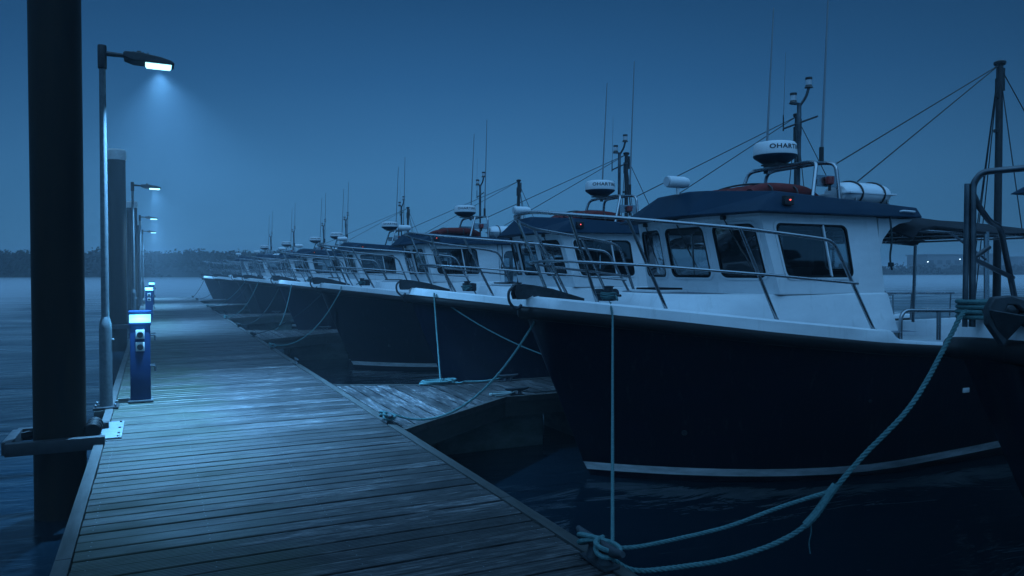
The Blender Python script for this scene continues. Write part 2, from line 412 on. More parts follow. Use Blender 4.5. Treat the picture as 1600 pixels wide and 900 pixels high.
# ------------------------------------------------------------ water, banks
def build_setting():
    m = MB(); n = 60
    vs = [(-900 + 2400 * i / n, -300 + 1300 * j / n, WATER) for j in range(n + 1) for i in range(n + 1)]
    fs = [(j * (n + 1) + i, j * (n + 1) + i + 1, (j + 1) * (n + 1) + i + 1, (j + 1) * (n + 1) + i) for j in range(n) for i in range(n)]
    m.add(vs, fs); tag(m.build('water', 'water', fix=False), kind='structure')
    # far bank: a shore curve from the near left round to the far right
    c, s = math.cos(R(25.47)), math.sin(R(25.47))
    def w(px, D):
        L_ = (px - 800) / 1180 * D; return (L_ * c + D * s, D * c - L_ * s)
    shore = [(-700, 96, 6.6), (-250, 108, 6.8), (0, 116, 6.9), (150, 118, 6.5), (300, 120, 6.8), (450, 124, 6.3), (650, 140, 5.0), (900, 165, 3.8),
             (1200, 195, 3.6), (1400, 207, 3.7), (1600, 212, 3.7), (1900, 205, 3.6), (2400, 190, 3.4)]
    P = []
    for i in range(len(shore) - 1):
        for k in range(12):
            t = k / 12; a = shore[i]; b = shore[i + 1]
            P.append([a[q] * (1 - t) + b[q] * t for q in range(3)])
    rows = [(0, -1.2), (0, .35), (3, 1.6), (9, 3.0), (20, 4.2), (60, 4.6), (200, 4.4)]
    m = MB(); vs = []
    for px, D, h in P:
        for dd, z in rows:
            x, y = w(px, D + dd)
            q = 0 if dd == 0 else random.uniform(-.3, .3)
            vs.append((x, y, WATER + (z * h / 5.4 if z > 0 else z) + q * .6))
    nr = len(rows); fs = []
    for i in range(len(P) - 1):
        for k in range(nr - 1): fs.append((i * nr + k, i * nr + k + 1, (i + 1) * nr + k + 1, (i + 1) * nr + k))
    m.add(vs, fs); tag(m.build('hillside', 'earth'), kind='structure')
    # scrub covering the bank: many leaf faces in clumps
    def scrub(name, pxa, pxb, count, leafs, top, size, kind='stuff'):
        m = MB()
        for _ in range(count):
            px = random.uniform(pxa, pxb)
            i = 0
            while i < len(shore) - 2 and shore[i + 1][0] < px: i += 1
            t = (px - shore[i][0]) / (shore[i + 1][0] - shore[i][0]); D0 = shore[i][1] * (1 - t) + shore[i + 1][1] * t
            dd = random.uniform(1, 16)
            base = min(1, dd / 12) * top * .72
            x, y = w(px, D0 + dd)
            ra = random.uniform(.6, 1.5) * size
            if random.random() < .10: ra *= 1.35
            cz = WATER + base + ra * .15
            for _ in range(leafs):
                v = Vector((random.gauss(0, 1), random.gauss(0, 1), random.gauss(0, 1))).normalized() * ra * random.uniform(.35, .95)
                v.z *= .85
                q = Vector((x, y, cz)) + v
                a = Vector((random.gauss(0, 1), random.gauss(0, 1), random.gauss(0, 1))).normalized(); b_ = a.orthogonal().normalized()
                cc = a.cross(b_); sz = random.uniform(.16, .34) * size
                m.add([q + b_ * sz, q + cc * sz * .7, q - b_ * sz, q - cc * sz * .7], [(0, 1, 2, 3)])
        return tag(m.build(name, 'leaf', smooth=False, fix=False), kind=kind)
    scrub('bank_scrub', -500, 700, 1250, 55, 6.7, 1.05)
    scrub('breakwater_scrub', 1250, 1900, 420, 36, 4.3, 1.3)
    # low buildings beyond the far breakwater
    def block(px0, px1, D, z0, z1, label, wins):
        x0, y0 = w(px0, D); x1, y1 = w(px1, D); a = math.atan2(y1 - y0, x1 - x0); ln = math.hypot(x1 - x0, y1 - y0)
        t = empty('harbour_building', ((x0 + x1) / 2, (y0 + y1) / 2, WATER + z0), a); tag(t, label, 'building', 'buildings beyond the far breakwater')
        MB().box((0, 6, (z1 - z0) / 2), (ln, 12, z1 - z0), bev=.05).build('wall', 'wall', t)
        MB().box((0, 6, z1 - z0 + .16), (ln + .8, 12.8, .3), bev=.05).build('roof', 'slate', t)
        for i in range(wins):
            f = MB().box((-ln / 2 + (i + .5) * ln / wins, -.02, (z1 - z0) * .55), (1.5, .08, 1.3)).build('window', 'winglass', t)
        return t
    block(1448, 1515, 236, 2.5, 7.4, 'pale flat-roofed building showing through mist behind the far breakwater', 5)
    block(1520, 1560, 250, 2.5, 7.9, 'narrower pale block right of the long flat-roofed building in mist', 3)
    block(1590, 1700, 262, 2.5, 7.2, 'faint pale building at the right edge beyond the breakwater', 6)
    for px, D, z, lb in ((1449.5, 208, 4.25, 'small bright lamp on the far breakwater left of the building'),
                         (1499.5, 208, 4.95, 'dimmer tiny lamp on the breakwater before the long building')):
        x, y = w(px, D); t = empty('breakwater_lamp', (x, y, 2.0)); tag(t, lb, 'lamp', 'lamps on the far breakwater')
        MB().tube([(0, 0, 0), (0, 0, z - 2.0)], .05, 6).build('pole', 'darkmetal', t)
        MB().lathe([(.02, -.13), (.13, -.08), (.15, 0), (.13, .08), (.02, .13)], (0, 0, z - 2.0), 10).build('lamp', 'whiteled', t)
build_setting()

# ------------------------------------------------------------ pontoons
DX0, DX1, DEND = -.50, 2.28, 50.2
def build_walkway():
    t = empty('pontoon_walkway', ((DX0 + DX1) / 2, 22, 0)); tag(t, 'long wooden pontoon walkway of worn cross planks leading into the mist', 'pontoon')
    ox, oy = -(DX0 + DX1) / 2, -22
    m = MB(); pitch = .1555; y = -3.0; i = 0
    while y < DEND - .12:
        m.cur = 1 if y < 4.62 or (31 < i % 97 < 34) else 0
        dz = random.uniform(-.0025, .0025); tilt = random.uniform(-.0012, .0012)
        x0, x1 = DX0 + .085, DX1 - .085
        vs = []
        segs = 1
        w_ = pitch - .018
        bv = .004
        prof = [(0, -.03), (0, -bv), (bv, 0), (w_ - bv, 0), (w_, -bv), (w_, -.03)]
        for xx in (x0 + random.uniform(0, .006), x1 - random.uniform(0, .006)):
            for (a, z) in prof: vs.append((xx + ox, y + a + oy, z + dz + tilt * (1 if xx > 1 else -1)))
        n = 6
        m.add(vs, [(0, 1, 2, 3, 4, 5), (11, 10, 9, 8, 7, 6)] + [(k, k + 6, k + 7, k + 1) for k in range(5)])
        if 3 < y < 15:
            for sx in (DX0 + .16, .3, 1.02, 1.6, DX1 - .15):
                for sy in (.035, .11):
                    if random.random() < .8:
                        r = .0045; cx = sx + random.uniform(-.006, .006); cy = y + sy
                        m.cur = 2; m.add([(cx + ox + r * math.cos(k * 1.047), cy + oy + r * math.sin(k * 1.047), dz + .0045) for k in range(6)], [tuple(range(6))])
        y += pitch; i += 1
    m.build('decking', ['wood', 'woodgroove', 'alu'], t, smooth=False)
    for sx, nm in ((DX0 + .04, 0), (DX1 - .04, 1)):
        y = -3
        while y < DEND:
            l = min(3.9, DEND - y)
            MB().box((sx + ox, y + l / 2 + oy, -.045), (.082, l - .008, .11), bev=.006).build('edge_beam', 'beam', t)
            y += 3.9
    for sx in (DX0 + .02, DX1 - .02):
        MB().box((sx + ox, (DEND - 3) / 2 + oy, -.21), (.05, DEND + 3, .20)).build('fascia', 'fascia', t)
    MB().box(((DX0 + DX1) / 2 + ox, DEND - .03 + oy, -.06), (DX1 - DX0 - .18, .08, .13), bev=.006).build('end_beam', 'beam', t)
    y = -2.4
    while y < DEND - 1:
        MB().box(((DX0 + DX1) / 2 + ox, y + 1.05 + oy, -.55), (DX1 - DX0 - .3, 2.1, .5), bev=.03).build('float', 'float', t)
        y += 2.75
    for jx in (-.1, .75, 1.6):
        MB().box((jx + ox, (DEND - 3) / 2 + oy, -.10), (.07, DEND + 3, .12)).build('joist', 'fascia', t)
build_walkway()

def build_finger(L=8.2):
    """origin: where the finger's centre line meets the walkway edge"""
    t = empty('finger_pontoon')
    m = MB(); pitch = .172; x = .05
    def near(x): return -2.02 + (x / 1.78) * 1.33 if x < 1.78 else -.64
    def far(x): return 1.28 - (x / 1.45) * .62 if x < 1.45 else .66
    while x < L:
        w_ = pitch - .022; a0, a1 = near(x), near(x + w_); b0, b1 = far(x), far(x + w_); z = random.uniform(-.002, .002)
        vs = [(x, a0 + .05, z), (x + w_, a1 + .05, z), (x + w_, b1 - .05, z), (x, b0 - .05, z)]
        vs += [(p[0], p[1], -.03) for p in vs]
        m.add(vs, [(0, 1, 2, 3), (0, 4, 5, 1), (1, 5, 6, 2), (2, 6, 7, 3), (3, 7, 4, 0)])
        x += pitch
    m.build('decking', 'fingerwood', t, smooth=False)
    for pts in ([(.02, -2.02), (1.78, -.66), (L, -.66)], [(.02, 1.30), (1.45, .67), (L, .67)]):
        m = MB(); m2 = MB()
        for a, b in zip(pts, pts[1:]):
            m.bar((a[0], a[1], -.03), (b[0], b[1], -.03), .055, .07)
            m2.bar((a[0], a[1], -.16), (b[0], b[1], -.16), .04, .19)
        m.build('edge_beam', 'beam', t, smooth=False); m2.build('fascia', 'fascia', t, smooth=False)
    MB().box((L + .02, 0, -.06), (.06, 1.3, .14)).build('end_beam', 'beam', t)
    x = .9
    while x < L - .9:
        MB().box((x + .75, 0, -.5), (1.5, 1.12, .46), bev=.03).build('float', 'float', t); x += 2.1
    MB().box((L / 2, 0, -.11), (L, .5, .1)).build('joist', 'fascia', t)
    return t
FING = [(9.42, 'nearest finger pontoon with diagonal board joints beside the first full boat'),
        (20.45, 'second finger pontoon, beyond the third fishing boat'),
        (29.4, 'third finger pontoon, a thin pale strip before the misty boats'),
        (39.3, 'fourth finger pontoon, far down the walkway among dim hulls'),
        (46.4, 'farthest finger pontoon, by the last boat at the walkway end')]
proto_f = build_finger()
for i, (y, lb) in enumerate(FING):
    f = proto_f if i == 0 else copy_tree(proto_f)
    f.location = (DX1, y, -.012); tag(f, lb, 'pontoon', 'finger pontoons between the berths')

# ------------------------------------------------------------ piles
def build_pile(x, y, top, r, label, cap=True, collar=False):
    t = empty('mooring_pile', (x, y, WATER)); tag(t, label, 'pile', 'piles along the left of the walkway')
    MB().lathe([(r, -3), (r, .55), (r * 1.001, .56), (r, top - WATER)], n=40).build('shaft', 'pile', t)
    if cap: MB().lathe([(r + .015, -.02), (r + .02, .0), (r + .02, .24), (r - .02, .29), (.02, .31)], (0, 0, top - WATER - .2), 32).build('cap', 'pilecap', t)
    return t
build_pile(-.80, 8.26, 5.1, .218, 'nearest dark steel pile, rising out of the top of the photo')
build_pile(-.90, 24.6, 5.02, .235, 'second dark pile with pale cap behind the nearest lamp post')
build_pile(-.86, 40.6, 4.86, .235, 'third pile, partly hidden behind the second capped pile')
build_pile(-.80, 49.2, 4.5, .235, 'farthest thin pile, between the two farthest lamp posts')
def build_guide(x, y, label, group):
    t = empty('pile_guide', (x, y, 0)); tag(t, label, 'pile guide', group)
    f = MB()
    f.box((0.0, -.36, .02), (.78, .09, .115), bev=.008); f.box((0, .36, .02), (.78, .09, .115), bev=.008)
    f.box((-.385, 0, .02), (.08, .64, .115), bev=.008)
    f.box((-.30, -.29, .03), (.03, .2, .05), rot=R(40)); f.box((-.30, .29, .03), (.03, .2, .05), rot=R(-40))
    f.build('frame', 'darkmetal', t)
    MB().box((.41, .25, .012 - .0), (.22, .86, .012), bev=.003).build('fixing_plate', 'alu', t)
    for i, yy in enumerate((-.08, .06, .2)):
        q = MB().lathe([(.02, -.035), (.062, -.035), (.075, -.02), (.075, .02), (.062, .035), (.02, .035)], (.275, yy, .085), 18, 'Y'); q.build('roller', 'rubber', t)
        MB().box((.275, yy + .06, .06), (.03, .014, .12)).build('roller_bracket', 'galv', t)
    b = MB()
    for bx in (.33, .49):
        for by in (-.14, .02, .3, .62): b.lathe([(.012, 0), (.012, .01), (.004, .014)], (bx, by, .018), 6)
    b.build('bolts', 'darkmetal', t)
build_guide(-.80, 8.28, 'steel frame and rollers holding the nearest pile to the walkway', 'pile guides')
build_guide(-.88, 24.6, 'distant steel guide frame round the second pile', 'pile guides')

# ------------------------------------------------------------ lamp posts, pedestals
def lamp_light(parent, loc, energy):
    l = bpy.data.lights.new('lamp_light', 'SPOT'); l.energy = energy; l.spot_size = R(114); l.spot_blend = 1.0
    l.color = (.17, .52, 1.0); l.shadow_soft_size = .05
    o = bpy.data.objects.new('lamp_light', l); COL.objects.link(o); o.parent = parent; o.location = loc; o.rotation_euler = (0, R(-8), 0)
def build_lamp():
    t = empty('lamp_post')
    MB().lathe([(.068, 0), (.068, .93), (.064, .99), (.046, 1.06), (.043, 1.07)], n=24).build('pole_base', 'galv', t)
    MB().lathe([(.043, 1.06), (.039, 2.6), (.034, 3.98)], n=20).build('pole', 'galv', t)
    MB().lathe([(.045, 0), (.048, .01), (.048, .25), (.045, .27), (.01, .275)], (0, 0, 3.95), 20).build('pole_sleeve', 'darkmetal', t)
    MB().box((-.0, 0, .014), (.26, .30, .028), bev=.006).build('base_plate', 'darkmetal', t)
    MB().box((-.02, 0, -.09), (.20, .32, .17), bev=.006).build('base_bracket', 'fascia', t)
    b = MB()
    for bx in (-.1, .1):
        for by in (-.12, .12): b.lathe([(.012, 0), (.012, .03), (.006, .035)], (bx, by, .028), 8)
    b.build('bolts', 'galv', t)
    MB().lathe([(.012, 0), (.015, .004), (.015, .02), (.006, .024)], (.066, -.01, .80), 10, 'X').build('lock_boss', 'galv', t)
    MB().tube([(.03, 0, 4.13), (.20, 0, 4.128), (.26, 0, 4.12)], [.030, .026, .020], 12).build('arm', 'lampshell', t)
    prof = [(.22, 4.140), (.24, 4.158), (.42, 4.158), (.62, 4.130), (.73, 4.100), (.765, 4.075), (.760, 4.052), (.32, 4.056), (.22, 4.090)]
    h = MB().prism(prof, -.13, .13, 'Y').build('lamp_head', 'lampshell', t, smooth=True)
    bv = h.modifiers.new('edge', 'BEVEL'); bv.width = .012; bv.segments = 2
    for k in range(4): MB().box((.33 + .05 * k, 0, 4.160), (.012, .20, .018), rot=R(4), ax='Y').build('cooling_fin', 'lampshell', h)
    MB().box((.59, 0, 4.050), (.28, .18, .010), bev=.003).build('led_panel', 'led', h)
    # the panel's bowl shows from the side
    MB().prism([(.45, 4.049), (.73, 4.049), (.715, 4.030), (.465, 4.030)], -.10, .10, 'Y').build('lamp_bowl', 'led', h)
    MB().lathe([(.030, 0), (.030, .035), (.024, .045), (.0, .046)], (.385, 0, 4.155), 14).build('light_sensor', 'plastic', h)
    return t
LAMPS = [(-.50, 10.0, 1.0, 'tall lamp post nearest the camera, its white light panel on'),
         (-.50, 24.85, 1.0, 'second lamp post along the walkway, lit'),
         (-.50, 39.2, 1.0, 'third lit lamp post, beyond the pale capped piles'),
         (-.50, 49.9, .965, 'farthest and smallest lit lamp post at the walkway end')]
pl = build_lamp()
for i, (x, y, s, lb) in enumerate(LAMPS):
    o = pl if i == 0 else copy_tree(pl)
    o.location = (x, y, 0); o.scale = (1, 1, s); tag(o, lb, 'lamp post', 'lit lamp posts along the walkway')
for i, (x, y, s, lb) in enumerate(LAMPS):
    pr = [o for o in bpy.data.objects if o.name.startswith('lamp_post') and abs(o.location.y - y) < .01][0]
    lamp_light(pr, (.59, 0, 4.018), 9200 if i == 0 else 6000)

def build_pedestal():
    t = empty('power_pedestal')
    MB().box((0, 0, .50), (.225, .22, .94), bev=.012).build('body', 'pedblue', t)
    MB().box((0, 0, .012), (.275, .27, .024), bev=.004).build('base_plate', 'galv', t)
    MB().box((0, 0, 1.022), (.235, .23, .10), bev=.006).build('light_panel', 'pedlight', t)
    MB().box((0, 0, .956), (.245, .24, .03), bev=.006).build('collar', 'pedblue', t)
    MB().box((0, 0, 1.092), (.25, .245, .042), bev=.010).build('cap', 'pedblue', t)
    for z in (.80, .65):
        s = MB().box((0, -.118, z + .03), (.098, .022, .112), bev=.006).build('socket', 'pilecap', t)
        MB().lathe([(.036, -.03), (.036, -.008), (.030, -.002), (.0, 0)], (0, -.122, z + .026), 18, 'Y').build('socket_cover', 'plastic', s)
        MB().box((0, -.154, z + .05), (.03, .010, .012), bev=.003).build('latch', 'plastic', s)
    for z in (.81, .43):
        s = MB().tube(rounded([(.11, 0, z), (.165, 0, z), (.165, 0, z - .07)], .03), .011, 8)
        s.box((.145, 0, z + .02), (.05, .012, .012)); s.build('tap', 'castmetal', t)
    MB().tube([(-.10, -.118, .30), (-.10, -.118, .31)], .005, 6).build('lock', 'galv', t)
    return t
PEDS = [(-.14, 10.35, 'nearest blue power pedestal with glowing band and two sockets'),
        (-.10, 27.6, 'second blue power pedestal with glowing band down the walkway'),
        (-.03, 39.5, 'farthest small power pedestal with glowing band')]
pp = build_pedestal()
for i, (x, y, lb) in enumerate(PEDS):
    o = pp if i == 0 else copy_tree(pp)
    o.location = (x, y, .004); tag(o, lb, 'power pedestal', 'lit power pedestals on the walkway')
    l = bpy.data.lights.new('pedestal_light', 'POINT'); l.energy = 3.0; l.color = (.12, .60, 1.0); l.shadow_soft_size = .05
    q = bpy.data.objects.new('pedestal_light', l); COL.objects.link(q); q.parent = o; q.location = (.0, -.24, 1.03)

# ------------------------------------------------------------ the boats
# boat coordinates: x aft from the bow tip, y across (minus = the side towards the camera), z above the walkway level
BL = 9.6
def sheer(x):
    K = [(0, 1.335), (.6, 1.27), (1.1, 1.215), (2.15, 1.10), (3.5, .965), (3.62, .955), (3.80, .845), (4.7, .765), (7, .74), (9.6, .78)]
    for a, b in zip(K, K[1:]):
        if x <= b[0]:
            t = (x - a[0]) / (b[0] - a[0])
            if a[0] == 3.62: t = t * t * (3 - 2 * t)
            return a[1] * (1 - t) + b[1] * t
    return K[-1][1]
def sheer0(x):   # the rubbing strake runs without the step
    K = [(0, 1.335), (.6, 1.27), (1.1, 1.215), (2.15, 1.085), (3.5, .945), (4.7, .85), (7, .80), (9.6, .82)]
    for a, b in zip(K, K[1:]):
        if x <= b[0]:
            t = (x - a[0]) / (b[0] - a[0]); return (a[1] * (1 - t) + b[1] * t)
    return K[-1][1]
def beam(x):
    s = min(max(x, 0) / 3.7, 1); b = 1.66 * (1 - (1 - s) ** 2.5) + .19 * (1 - math.exp(-max(x, 0) / .045)) * (1 - s)
    if x > 5.5: b -= .16 * ((x - 5.5) / 4.1) ** 2
    return b
XS = [0, .012, .03, .06, .1, .16, .25, .38, .55, .75, 1, 1.3, 1.65, 2.05, 2.5, 3, 3.5, 3.62, 3.68, 3.74, 3.8, 4.2, 4.8, 5.5, 6.3, 7.2, 8, 8.8, 9.3, 9.6]
LEV = [(-1.35, .30), (-1.1, .72), (-.9, .92), (-.72, .985), (-.630, 1.0), (-.535, 1.02)]
def stem(z):    # forefoot profile
    K = [(-1.35, 1.9), (-1.1, 1.25), (-.9, .98), (-.72, .83), (-.54, .73), (0, .50), (.5, .28), (.95, .10), (1.12, .03), (1.4, 0)]
    for a, b in zip(K, K[1:]):
        if z <= b[0]:
            t = (z - a[0]) / (b[0] - a[0]); return a[1] * (1 - t) + b[1] * t
    return 0
def wl(x, z):   # half breadth at low levels
    xs = stem(z); s = min(max(x - xs, 0) / 3.3, 1); k = 1.50
    if z < -.54: k = 1.5 * (1 - .75 * ((-.54 - z) / .8) ** 1.6)
    b = k * (1 - (1 - s) ** 2.15)
    if x > 5: b -= .13 * ((x - 5) / 4.6) ** 2
    return max(b, 0)
ZTOP_DROP = .125
def hull_pt(x0, v):
    """v<=0: fixed low levels; v in 0..1 from z=-.535 up to the strake"""
    zt = sheer0(x0) - ZTOP_DROP - .02
    z = -.535 + (zt + .535) * v
    xs = stem(z); x = xs + (BL - xs) * (x0 / BL)
    bl = wl(x, -.535 + 0 * z) if False else None
    s0 = stem(-.535)
    # same station measured from each level's own stem
    s = min((x - xs) / 3.4, 1); lo = 1.50 * (1 - (1 - s) ** 2.15)
    if x > 5: lo -= .13 * ((x - 5) / 4.6) ** 2
    hi = beam(x0)
    w = v ** 1.7
    w = w * (1 - min(x0 / 5, 1)) + (1 - (1 - v) ** 1.6) * min(x0 / 5, 1)
    return (x, lo * (1 - w) + hi * w, z)
def build_boat():
    t = empty('fishing_boat')
    O = .70      # boat z is stored above the waterline
    def up(m):
        m.v = [(a, b, c + O) for a, b, c in m.v]; return m
    def part(m, name, material, parent=t, **k): return up(m).build(name, material, parent, **k)
    # hull shell
    m = MB(); rows = []
    vl = [i / 9 for i in range(10)]
    for x0 in XS:
        r = []
        for z, _ in LEV[:-1]:
            xs = stem(z); x = xs + (BL - xs) * (x0 / BL); r.append((x, wl(x, z) if x0 > 0 else 0, z))
        for v in vl:
            p = hull_pt(x0, v); r.append((p[0], p[1] if (x0 > 0) else 0, p[2]))
        rows.append(r)
    n = len(rows[0]); vs = []
    for r in rows: vs += [(a, -b, c) for a, b, c in r]
    for r in rows: vs += [(a, b, c) for a, b, c in r]
    fs = []; K = len(rows)
    for i in range(K - 1):
        for j in range(n - 1):
            a = i * n + j; fs.append((a, a + 1, a + n + 1, a + n))
            a += K * n; fs.append((a, a + n, a + n + 1, a + 1))
    e0 = (K - 1) * n
    for j in range(n - 1): fs.append((e0 + j, e0 + j + 1, e0 + K * n + j + 1, e0 + K * n + j))
    m.add(vs, fs)
    hull = part(m, 'hull', 'hull')
    # weld the stem
    bm = bmesh.new(); bm.from_mesh(hull.data); bmesh.ops.remove_doubles(bm, verts=bm.verts, dist=.0006)
    bmesh.ops.recalc_face_normals(bm, faces=bm.faces[:]); bm.to_mesh(hull.data); bm.free()
    hull.data.polygons.foreach_set('use_smooth', [True] * len(hull.data.polygons)); hull.data.set_sharp_from_angle(angle=R(50))
    # boot stripe: a painted band standing 4 mm proud of the hull
    m = MB()
    for s in (-1, 1):
        vs = []; fs = []; q = 0
        for x0 in XS:
            rise = .20 * max(0, (x0 - 3.2) / 6.4) ** 1.3
            for z in (-.630 + rise, -.540 + rise * 1.02):
                if z < -.535:
                    xs = stem(z); x = xs + (BL - xs) * (x0 / BL); y = wl(x, z)
                else:
                    v = (z + .535) / (sheer0(x0) - ZTOP_DROP - .02 + .535); x, y, _ = hull_pt(x0, v)
                vs.append((x, s * (y + .005), z))
            if q: fs.append((2 * q - 2, 2 * q, 2 * q + 1, 2 * q - 1))
            q += 1
        m.add(vs, fs)
    part(m, 'boot_stripe', 'stripe')
    # rubbing strake: fat black D-section round the bow and down the sides
    xs_ = [x for x in XS if x not in (3.62, 3.68, 3.74)]
    path = [(x, -beam(x) - .005, sheer0(x) - ZTOP_DROP - .055) for x in reversed(xs_) if x > .012] + [(-.035, 0, sheer0(0) - ZTOP_DROP - .055)] + \
           [(x, beam(x) + .005, sheer0(x) - ZTOP_DROP - .055) for x in xs_ if x > .012]
    m = MB()
    P = [Vector(p) for p in path]; vs = []; ns = 10
    for i, p in enumerate(P):
        a = P[max(i - 1, 0)]; b = P[min(i + 1, len(P) - 1)]; tg = (b - a); tg.z = 0; tg.normalize(); nrm = Vector((tg.y, -tg.x, 0))
        if nrm.dot(Vector((p.x - 3, p.y, 0))) < 0: nrm = -nrm
        sec = [(-.03, .066), (.020, .066), (.040, .055), (.052, .03), (.055, 0), (.052, -.03), (.040, -.055), (.02, -.066), (-.03, -.066)]
        for o_, z_ in sec: vs.append(p + nrm * o_ + Vector((0, 0, z_)))
    k = 9; fs = []
    for i in range(len(P) - 1):
        for j in range(k - 1): fs.append((i * k + j, i * k + j + 1, (i + 1) * k + j + 1, (i + 1) * k + j))
    m.add(vs, fs)
    rs = part(m, 'rubbing_strake', 'rubber')
    # white bulwark band with its cap
    m = MB(); m2 = MB()
    for s in (-1, 1):
        vs = []
        for x in XS:
            b = max(beam(x) - .015, 0); zt = sheer(x); zb = sheer0(x) - ZTOP_DROP - .01
            if zb > zt - .05: zb = zt - .05
            inn = max(b - .015, 0) ; xi = x + .008 + (.07 if x < .05 else 0)
            cb = max(b - .13, 0); 
            ft = zt - .05 if x < 4.05 else .12
            vs += [(x + .01, s * b, zb), (x + .014, s * (b - .006), zt - .018), (xi + .012, s * max(b - .022, 0), zt), (xi + .05, s * cb, zt), (xi + .055, s * max(cb - .008, 0), zt - .016), (xi + .055, s * max(cb - .008, 0), ft)]
        k = 6
        m.add(vs, [(i * k + j, i * k + j + 1, (i + 1) * k + j + 1, (i + 1) * k + j) for i in range(len(XS) - 1) for j in range(k - 1)])
    gw = part(m, 'bulwark', 'white')
    # foredeck and cockpit sole
    m = MB(); vs = []
    fx = [x for x in XS if x <= 4.2]
    for x in fx:
        b = max(beam(x) - .12, 0); z = sheer(min(x, 3.55)) - .045
        vs += [(x + .03, -b, z), (x + .03, 0, z + .03), (x + .03, b, z)]
    m.add(vs, [(i * 3 + j, i * 3 + j + 1, (i + 1) * 3 + j + 1, (i + 1) * 3 + j) for i in range(len(fx) - 1) for j in range(2)])
    part(m, 'foredeck', 'grey_deck')
    m = MB(); vs = []
    fx = [x for x in XS if x >= 3.8]
    for x in fx: vs += [(x, -(beam(x) - .12), .12), (x, beam(x) - .12, .12)]
    m.add(vs, [(i * 2, i * 2 + 1, i * 2 + 3, i * 2 + 2) for i in range(len(fx) - 1)])
    part(m, 'cockpit_floor', 'grey_deck')
    MB_ = MB().box((9.55, 0, .46), (.08, 2.7, .66), bev=.02); part(MB_, 'transom', 'white')
    # coachroof / trunk under the wheelhouse
    TB = [(1.22, -.50), (1.52, -.90), (2.5, -1.30), (4.1, -1.42), (4.1, 1.42), (2.5, 1.30), (1.52, .90), (1.22, .50)]
    TT = [(1.42, -.46), (1.66, -.80), (2.55, -1.19), (4.1, -1.24), (4.1, 1.24), (2.55, 1.19), (1.66, .80), (1.42, .46)]
    m = MB(); vs = []; zb = .80
    for (a, b), zz in ((p, 0) for p in TB): vs.append((a, b, zb))
    for a, b in TT: vs.append((a, b, 1.335))
    for a, b in TT: vs.append((a + (.02 if a < 3 else 0), b * .98, 1.352))
    nn = len(TB)
    fs = [(i, (i + 1) % nn, nn + (i + 1) % nn, nn + i) for i in range(nn)] + [(nn + i, nn + (i + 1) % nn, 2 * nn + (i + 1) % nn, 2 * nn + i) for i in range(nn)]
    fs.append(tuple(2 * nn + i for i in range(nn)))
    m.add(vs, fs); part(m, 'coachroof', 'white')
    m = MB().add([(1.50, -.40, 1.356), (1.74, -.70, 1.356), (2.12, -.86, 1.356), (2.12, .86, 1.356), (1.74, .70, 1.356), (1.50, .40, 1.356)], [(0, 1, 2, 3, 4, 5)])
    part(m, 'nonslip_panel', 'grey_deck', smooth=False)
    hh = part(MB().box((1.76, .0, 1.372), (.44, .50, .03), bev=.008), 'foredeck_hatch', 'white')
    part(MB().box((1.76, .0, 1.397), (.36, .42, .024), bev=.008), 'hatch_lid', 'rubber', hh)
    # ---- wheelhouse walls with real window openings
    zb, zt = 1.35, 2.235
    BOT = {'A': (4.10, -1.20), 'B': (2.47, -1.20), 'C': (2.30, -.43), 'D': (2.30, .43), 'E': (2.47, 1.20), 'F': (4.10, 1.20)}
    TOP = {'A': (4.04, -1.12), 'B': (2.24, -1.12), 'C': (2.08, -.41), 'D': (2.08, .41), 'E': (2.24, 1.12), 'F': (4.04, 1.12)}
    def quad(a, b): return [Vector((*BOT[a], zb)), Vector((*BOT[b], zb)), Vector((*TOP[b], zt)), Vector((*TOP[a], zt))]
    def bil(Q, s, q_): return Q[0] * (1 - s) * (1 - q_) + Q[1] * s * (1 - q_) + Q[2] * s * q_ + Q[3] * (1 - s) * q_
    def rrect(s0, s1, t0, t1, w, h, rad, lean=0, seg=5):
        ru, rv = rad / w, rad / h; out = []
        for cx, cy, a0 in ((s1 - ru, t1 - rv, 0), (s0 + ru, t1 - rv, 90), (s0 + ru, t0 + rv, 180), (s1 - ru, t0 + rv, 270)):
            for k in range(seg + 1):
                a = R(a0 + 90 * k / seg); out.append((cx + ru * math.cos(a), cy + rv * math.sin(a)))
        return out
    cen = Vector((3.1, 0, 1.8))
    wall = MB(); lin = MB(); frames = []
    def wallpanel(Q, wins):
        w = ((Q[1] - Q[0]).length + (Q[2] - Q[3]).length) / 2; h = (Q[3] - Q[0]).length
        nrm = (Q[1] - Q[0]).cross(Q[3] - Q[0]).normalized()
        if nrm.dot((Q[0] + Q[2]) / 2 - cen) < 0: nrm = -nrm
        loops = [[(0, 0), (1, 0), (1, 1), (0, 1)]] + [rrect(*wn, w, h, .075) for wn in wins]
        flat = [p for l in loops for p in l]
        tris = tessellate_polygon([[Vector((a * w, b * h, 0)) for a, b in l] for l in loops])
        wall.add([bil(Q, a, b) for a, b in flat], [tuple(x) for x in tris])
        lin.add([bil(Q, a, b) - nrm * .035 for a, b in flat], [tuple(x) for x in tris])
